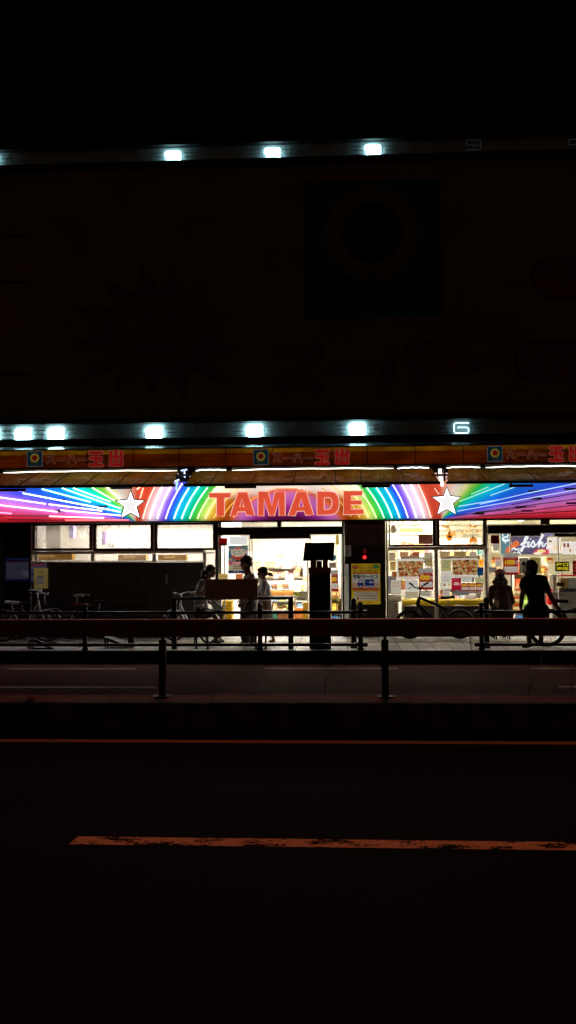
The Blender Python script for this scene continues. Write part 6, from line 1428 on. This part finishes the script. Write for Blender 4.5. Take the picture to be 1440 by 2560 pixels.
for dy, kx, fx in ((-.10,541,541),(.10,549,549)): m.limb([pel+Vector((.03,dy,-.01)), J(kx, 1535, dy), J(fx-2, 1588, dy)], [.115,.085,.062])
m.limb([pel+Vector((0,-.06,0)), pel+Vector((0,.06,0))], [.14,.14]); A.wear(m, 'trousers', pm('trousers_black', (.010,.010,.012), .85))
m = MB(); m.limb([J(533, 1503, -.16), J(541, 1513, -.16), J(554, 1521, -.14)], [.055,.055,.04]); m.limb([J(533, 1500, -.14), J(538, 1522, -.1)], [.05,.05]); A.wear(m, 'jacket_on_lap', pm('jacket_white', (.50,.50,.52), .8, var=.15, bump=.4))
for dy, fx in ((-.10,541),(.10,549)): A.shoe(J(fx-2, 1598, dy), J(fx+8, 1604, dy)).build('sandal', pm('sandal_dark', (.05,.035,.03), .6), A.t)
t = thing('stool', 'dark stool under the seated ponytailed person', 'stool', (pel.x, 18.95, ZS)); sz_ = pel.z-.125
m = MB(); m.cyl((pel.x, 18.95, sz_-.03), .17, .03, 20); m.build('seat', black_metal, t)
for a in range(4): m = MB(); x, y = math.cos(a*PI/2+.78), math.sin(a*PI/2+.78); m.tube([(pel.x+x*.11, 18.95+y*.11, sz_-.03), (pel.x+x*.16, 18.95+y*.16, ZS+.002)], .012, 8); m.build('leg', black_metal, t)

# B: man with short brown hair and a sleeveless grey top, facing the seated person
Bp = Person('standing person with short brown hair in a sleeveless grey top facing the ponytailed one', 18.35, (621, 1612))
J = Bp.J; hd_ = J(615, 1408); Bp.head(hd_, (-.96,-.22), .105, -.18)
nk = J(620, 1434); Bp.b.limb([hd_-Vector((-.015,0,.06)), nk], [.058,.064])
shl, shr = J(627, 1445, -.17), J(624, 1444, .17); pel, che = J(621, 1512), J(624, 1460)
Bp.b.limb([pel, J(622, 1488), che], [.125,.115,.135]); Bp.b.limb([shl, che.lerp(nk, .6), shr], [.060,.075,.060])
elb = J(632, 1482, -.23); wrl = J(612, 1506, -.24); Bp.b.limb([shl, elb, wrl], [.055,.044,.033]); Bp.hand(wrl, (-.25,0,-1), (-.6,.7,0), .45, 1.0, 1)
elr = J(612, 1478, .22); wrr = J(605, 1500, .2); Bp.b.limb([shr, elr, wrr], [.055,.044,.033]); Bp.hand(wrr, (-.4,0,-1), (-.3,-.8,0), .45, 1.0, -1)
LG = ((-.10, 614, 1556, 614, 1601, 603, 1609.5), (.10, 632, 1556, 630, 1596, 620, 1604.5))
for dy, kx, ky, ax, ay, tx, ty in LG: Bp.b.limb([pel+Vector((0,dy,-.02)), J(kx, ky, dy), J(ax, ay, dy)], [.10,.068,.042])
Bp.finish(skin_d)
Bp.hair(hair_r, .85, None, False, True, .006)
m = MB(); m.limb([J(621, 1518), J(622, 1490), che, J(623, 1448)], [.155,.145,.152,.11]); m.limb([shl+Vector((0,.05,.01)), shr+Vector((0,-.05,.01))], [.078,.078]); Bp.wear(m, 'sleeveless_top', pm('top_grey', (.34,.34,.37), .85, var=.15, bump=.3))
m = MB(); m.limb([pel+Vector((0,-.06,0)), pel+Vector((0,.06,0))], [.145,.145])
for dy, kx, ky, ax, ay, tx, ty in LG: m.limb([pel+Vector((0,dy*.8,-.02)), J(kx, ky, dy), J(ax, ay-3, dy)], [.135,.105,.085])
Bp.wear(m, 'trousers', pm('trousers_grey', (.085,.082,.08), .85, var=.2, bump=.3))
for dy, kx, ky, ax, ay, tx, ty in LG: Bp.shoe(J(ax, ay, dy), J(tx, ty, dy)).build('shoe', pm('shoe_black', (.012,.012,.012), .5), Bp.t)

# C: smaller person in a white shirt and pale skirt, walking
C = Person('short person in white shirt and pale skirt with hair tied in a bun, walking', 19.05, (660, 1605))
J = C.J; hd_ = J(656, 1432); C.head(hd_, (-.97,-.2), .092, 0)
nk = J(659, 1451); C.b.limb([hd_-Vector((-.008,0,.055)), nk], [.045,.05])
shl, shr = J(661, 1458, -.13), J(658, 1458, .13); pel, che = J(662, 1508), J(660, 1470)
C.b.limb([pel, J(661, 1490), che], [.11,.10,.105]); C.b.limb([shl, shr], [.052,.052])
elb = J(657, 1481, -.18); wrl = J(645, 1487, -.12); C.b.limb([shl, elb, wrl], [.045,.037,.028]); C.hand(wrl, (-1,.2,.1), (0,.9,.3), .6, .85, 1)
elr = J(652, 1482, .16); wrr = J(643, 1490, .12); C.b.limb([shr, elr, wrr], [.045,.037,.028]); C.hand(wrr, (-1,-.1,.1), (0,-.9,.2), .6, .85, -1)
LGC = ((-.07, 672, 1560, 682, 1592, 674, 1603.5), (.07, 648, 1560, 633, 1594, 626, 1603))
for dy, kx, ky, ax, ay, tx, ty in LGC:
    C.b.limb([pel+Vector((0,dy,-.02)), J(kx, ky, dy), J(ax, ay, dy)], [.085,.055,.032]); an_ = J(ax, ay, dy); to_ = J(tx, ty, dy); C.b.limb([Vector((an_.x+.02, an_.y, to_.z+.012)), to_+Vector((0,0,.004))], [.028,.022]); C.b.limb([an_, Vector((an_.x+.015, an_.y, to_.z+.02))], [.032,.03])
C.finish(skin_m)
def bun(m):
    k = hd_-C.f*.105-C.u*.02; m.limb([k, k-C.f*.05-C.u*.012, k-C.f*.085-C.u*.035], [.026,.036,.018])
C.hair(hair_b, .8, bun)
m = MB(); m.limb([J(661, 1500), J(661, 1485), che, J(659, 1456)], [.135,.12,.125,.075]); m.limb([shl, shr], [.068,.068]); m.limb([shl, shl.lerp(elb, .85)], [.066,.066]); m.limb([shr, shr.lerp(elr, .85)], [.066,.066]); C.wear(m, 'shirt', pm('shirt_white', (.66,.65,.64), .8, var=.1, bump=.3))
m = MB(); m.limb([J(661, 1500), J(661, 1525), J(661, 1556)], [.125,.15,.175]); C.wear(m, 'skirt', pm('skirt_pale', (.42,.40,.38), .85, var=.15, bump=.4))
m = MB(); m.limb([shl+Vector((-.02,-.06,.02)), J(668, 1472, -.13), J(671, 1486, -.12)], [.012,.012,.012]); m.limb([J(669, 1478, -.02), J(672, 1490, .05)], [.05,.06]); C.wear(m, 'shoulder_bag', pm('bag_black', (.012,.012,.012), .6))

# D: person in a cap seated with their back to the street
D = Person('seated person in a pinkish cap and dark brown jacket, back to the street', 19.7, (1253, 1595))
J = D.J; hd_ = J(1250, 1438, .02); D.head(hd_, (.05,1), .102, -.05)
D.b.limb([hd_-Vector((0,0,.06)), J(1251, 1458)], [.052,.06]); shl, shr = J(1230, 1472), J(1272, 1472); pel, che = J(1255, 1530, -.02), J(1252, 1482)
D.b.limb([pel, J(1254, 1510), che], [.16,.145,.145]); D.b.limb([shl, J(1251, 1464), shr], [.065,.07,.065])
for sh, e_, w_, s_ in ((shl, J(1224, 1502, .06), J(1235, 1520, .32), -1), (shr, J(1281, 1504, .06), J(1271, 1520, .32), 1)):
    D.b.limb([sh, e_, w_], [.055,.045,.034]); D.hand(w_, (-s_*.3,1,-.1), (0,.1,-1), .6, .95, s_)
for dx in (-.10, .10):
    hip = pel+Vector((dx,.02,-.02)); kn = Vector((pel.x+dx*1.1, 20.10, pel.z-.0)); an_ = Vector((pel.x+dx*1.1, 20.15, ZS+.07)); D.b.limb([hip, kn, an_], [.09,.065,.042])
D.finish(skin_d)
m = MB(); c = hd_; m.ell(c+Vector((0,-.03,-.01)), .088, .075, .075); m.limb([c+Vector((-.085,-.02,-.06)), c+Vector((0,-.085,-.055)), c+Vector((.085,-.02,-.06))], [.03,.045,.03])
for i in range(22): a = random.uniform(0, 2*PI); m.ell(c+Vector((.10*math.cos(a), -.03+.07*math.sin(a), -.085+random.gauss(0,.012))), .022, seg=8)
D.wear(m, 'hair', hair_b, .007, 2)
m = MB(); m.ell(c+Vector((0,.0,.05)), .108, .118, .082); m.limb([c+Vector((-.06,.11,.025)), c+Vector((0,.16,.02)), c+Vector((.06,.11,.025))], [.016,.018,.016]); cp = D.wear(m, 'cap', pm('cap_pink', (.55,.22,.17), .8, var=.2, bump=.3), .006, 3)
m = MB(); m.tube([c+Vector((.034*math.cos(a), -.112, .0+.028*math.sin(a))) for a in [PI*k/12 for k in range(13)]], .006, 6); m.build('cap_strap', pm('strap_dark', (.03,.015,.012), .7), cp)
m = MB(); m.limb([J(1257, 1524), J(1256, 1506), che, J(1251, 1464)], [.175,.155,.150,.09]); m.limb([shl, J(1251, 1466), shr], [.068,.08,.068])
m.limb([c+Vector((-.11,0,-.13)), c+Vector((0,-.09,-.13)), c+Vector((.11,0,-.13))], [.045,.05,.045])
for sh, e_, w_ in ((shl, J(1224, 1502, .06), J(1235, 1520, .32)), (shr, J(1281, 1504, .06), J(1271, 1520, .32))): m.limb([sh, e_, w_.lerp(e_, .15)], [.066,.058,.048])
D.wear(m, 'jacket', pm('jacket_brown', (.07,.03,.024), .75, var=.3, scale=5, bump=.4))
m = MB(); m.limb([pel+Vector((-.07,0,-.03)), pel+Vector((.07,0,-.03))], [.165,.165])
for dx in (-.10, .10): m.limb([pel+Vector((dx,.02,-.03)), Vector((pel.x+dx*1.1, 20.10, pel.z)), Vector((pel.x+dx*1.1, 20.15, ZS+.12))], [.125,.09,.07])
D.wear(m, 'trousers', MATS['trousers_black'])
for dx in (-.10, .10): D.shoe(Vector((pel.x+dx*1.1, 20.15, ZS+.07)), Vector((pel.x+dx*1.1, 20.33, ZS+.036))).build('shoe', MATS['shoe_black'], D.t)
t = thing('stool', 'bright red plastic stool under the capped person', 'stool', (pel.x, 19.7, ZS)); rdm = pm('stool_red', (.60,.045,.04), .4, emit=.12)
zt_ = at(1253, 1537.5, 19.6).z; m = MB(); m.box(pel.x-.13, pel.x+.13, 19.56, 19.86, zt_-.07, zt_); m.build('seat', rdm, t, bevel=.02)
for x in (-.11, .11):
    for y in (19.59, 19.83): m = MB(); m.tube([(pel.x+x, y, zt_-.065), (pel.x+x*1.15, y, ZS+.002)], [.016,.012], 8); m.build('leg', black_metal, t)

# E: person in a black T-shirt leaning on the fence rail
E = Person('person in a black T-shirt leaning on the fence rail, back to the street, head turned', 17.42, (1340, 1618))
J = E.J; hd_ = J(1325, 1424, .02); E.head(hd_, (-.80,.60), .120, 0)
nk = J(1333, 1446); E.b.limb([hd_-Vector((-.02,0,.06)), nk], [.062,.068]); shl, shr = J(1313, 1453), J(1357, 1450); pel, che = J(1341, 1525, .02), J(1336, 1470)
E.b.limb([pel, J(1341, 1500), che], [.145,.13,.15]); E.b.limb([shl, nk.lerp(che, .4), shr], [.062,.08,.062])
eL, wL = J(1305, 1493, -.03), J(1302, 1519, .0); eR, wR = J(1378, 1493, -.02), J(1394, 1519, .0)
E.b.limb([shl, eL, wL], [.055,.043,.032]); E.b.limb([shr, eR, wR], [.055,.043,.032])
E.hand(wL, (.25,.1,-1), (1,.15,0), .55, 1.05, 1); E.hand(wR, (.75,.05,-.7), (-.3,.6,-.7), .55, 1.05, -1)
LGE = ((1326,1562,.16, 1322,1594,.16, 1311,1614,.10),(1355,1562,.16, 1353,1593,.18, 1358,1611,.10))
for kx, ky, kd, ax, ay, ad, tx, ty, td in LGE: E.b.limb([pel+Vector(((kx-1341)/150,.02,-.03)), J(kx, ky, kd), J(ax, ay, ad)], [.10,.07,.042])
E.finish(skin_d, .0075)
def nape(m): m.limb([hd_-E.f*.06-E.u*.03, nk+Vector((.01,-.02,.03))], [.06,.035])
E.hair(hair_b, 1.0, nape, True, True, .012)
m = MB(); m.limb([J(1341, 1522, .02), J(1341, 1502), che, nk+Vector((.02,0,-.04))], [.158,.135,.172,.115]); m.limb([shl, nk+Vector((.01,0,-.02)), shr], [.085,.10,.085]); m.limb([shl, J(1308, 1464, -.02)], [.085,.075]); m.limb([shr, J(1366, 1472, -.02)], [.085,.075]); m.limb([nk+Vector((-.07,.02,.01)), nk+Vector((0,-.07,.01)), nk+Vector((.09,.02,.0))], [.03,.034,.03])
E.wear(m, 'tshirt', pm('tshirt_black', (.008,.008,.009), .9, bump=.3))
m = MB(); m.limb([pel+Vector((-.06,0,-.02)), pel+Vector((.06,0,-.02))], [.165,.165])
for kx, ky, kd, ax, ay, ad, tx, ty, td in LGE: m.limb([pel+Vector(((kx-1341)/150,.02,-.05)), J(kx, ky, kd), J(kx, ky+14, kd)], [.135,.105,.095])
E.wear(m, 'shorts', MATS['trousers_black'])
for kx, ky, kd, ax, ay, ad, tx, ty, td in LGE: E.shoe(J(ax, ay, ad), J(tx-2 if tx < 1330 else tx+3, ty+1, td)).build('shoe', MATS['shoe_black'], E.t)
# ------------------------------------------------------------------ light, sky, camera
wd = bpy.data.worlds.new("World"); sc.world = wd; wd.use_nodes = True
nt = wd.node_tree; nt.nodes.clear()
sky = nt.nodes.new('ShaderNodeTexSky'); sky.sky_type = 'NISHITA'; sky.sun_disc = False
SUN_EL, SUN_AZ = math.radians(59.5), math.radians(0)
sky.sun_elevation = SUN_EL; sky.sun_rotation = SUN_AZ; sky.air_density = 1.0; sky.dust_density = .5
bg = nt.nodes.new('ShaderNodeBackground'); bg.inputs[1].default_value = .0085
ow = nt.nodes.new('ShaderNodeOutputWorld'); mxw = nt.nodes.new('ShaderNodeMix'); mxw.data_type = 'RGBA'; mxw.blend_type = 'MULTIPLY'; mxw.inputs[0].default_value = 1; mxw.inputs[7].default_value = (1.0, .40, .14, 1)   # warm haze of the city lights
nt.links.new(sky.outputs[0], mxw.inputs[6]); nt.links.new(mxw.outputs[2], bg.inputs[0]); nt.links.new(bg.outputs[0], ow.inputs[0])
ld = bpy.data.lights.new('street_light_sun', 'SUN'); ld.energy = .56; ld.angle = math.radians(2.0); ld.color = (1.0, .165, .032)
lo = bpy.data.objects.new('street_light_sun', ld); COL.objects.link(lo)
d = Vector((0, math.cos(SUN_EL), math.sin(SUN_EL)))       # towards the light: high behind the shop, so the shop's own shadow covers sidewalk and far lanes
lo.rotation_euler = d.to_track_quat('Z', 'Y').to_euler(); lo.location = (0, -5, 30)
cd = bpy.data.cameras.new('camera'); co_ = bpy.data.objects.new('camera', cd); COL.objects.link(co_)
cd.sensor_fit = 'VERTICAL'; cd.sensor_height = 36; cd.lens = F/2560*36; cd.clip_end = 1500; cd.clip_start = .1
co_.matrix_world = Matrix.Translation(CAM) @ ROT.to_4x4()
sc.camera = co_
sc.view_settings.view_transform = 'Standard'; sc.view_settings.look = 'None'; sc.view_settings.exposure = 0
sc.cycles.use_denoising = True
try: sc.cycles.denoiser = 'OPENIMAGEDENOISE'
except Exception: pass
sc.cycles.max_bounces = 10; sc.cycles.transparent_max_bounces = 16; sc.cycles.diffuse_bounces = 4; sc.cycles.glossy_bounces = 3
sc.cycles.sample_clamp_indirect = 6; sc.cycles.caustics_reflective = False; sc.cycles.caustics_refractive = False
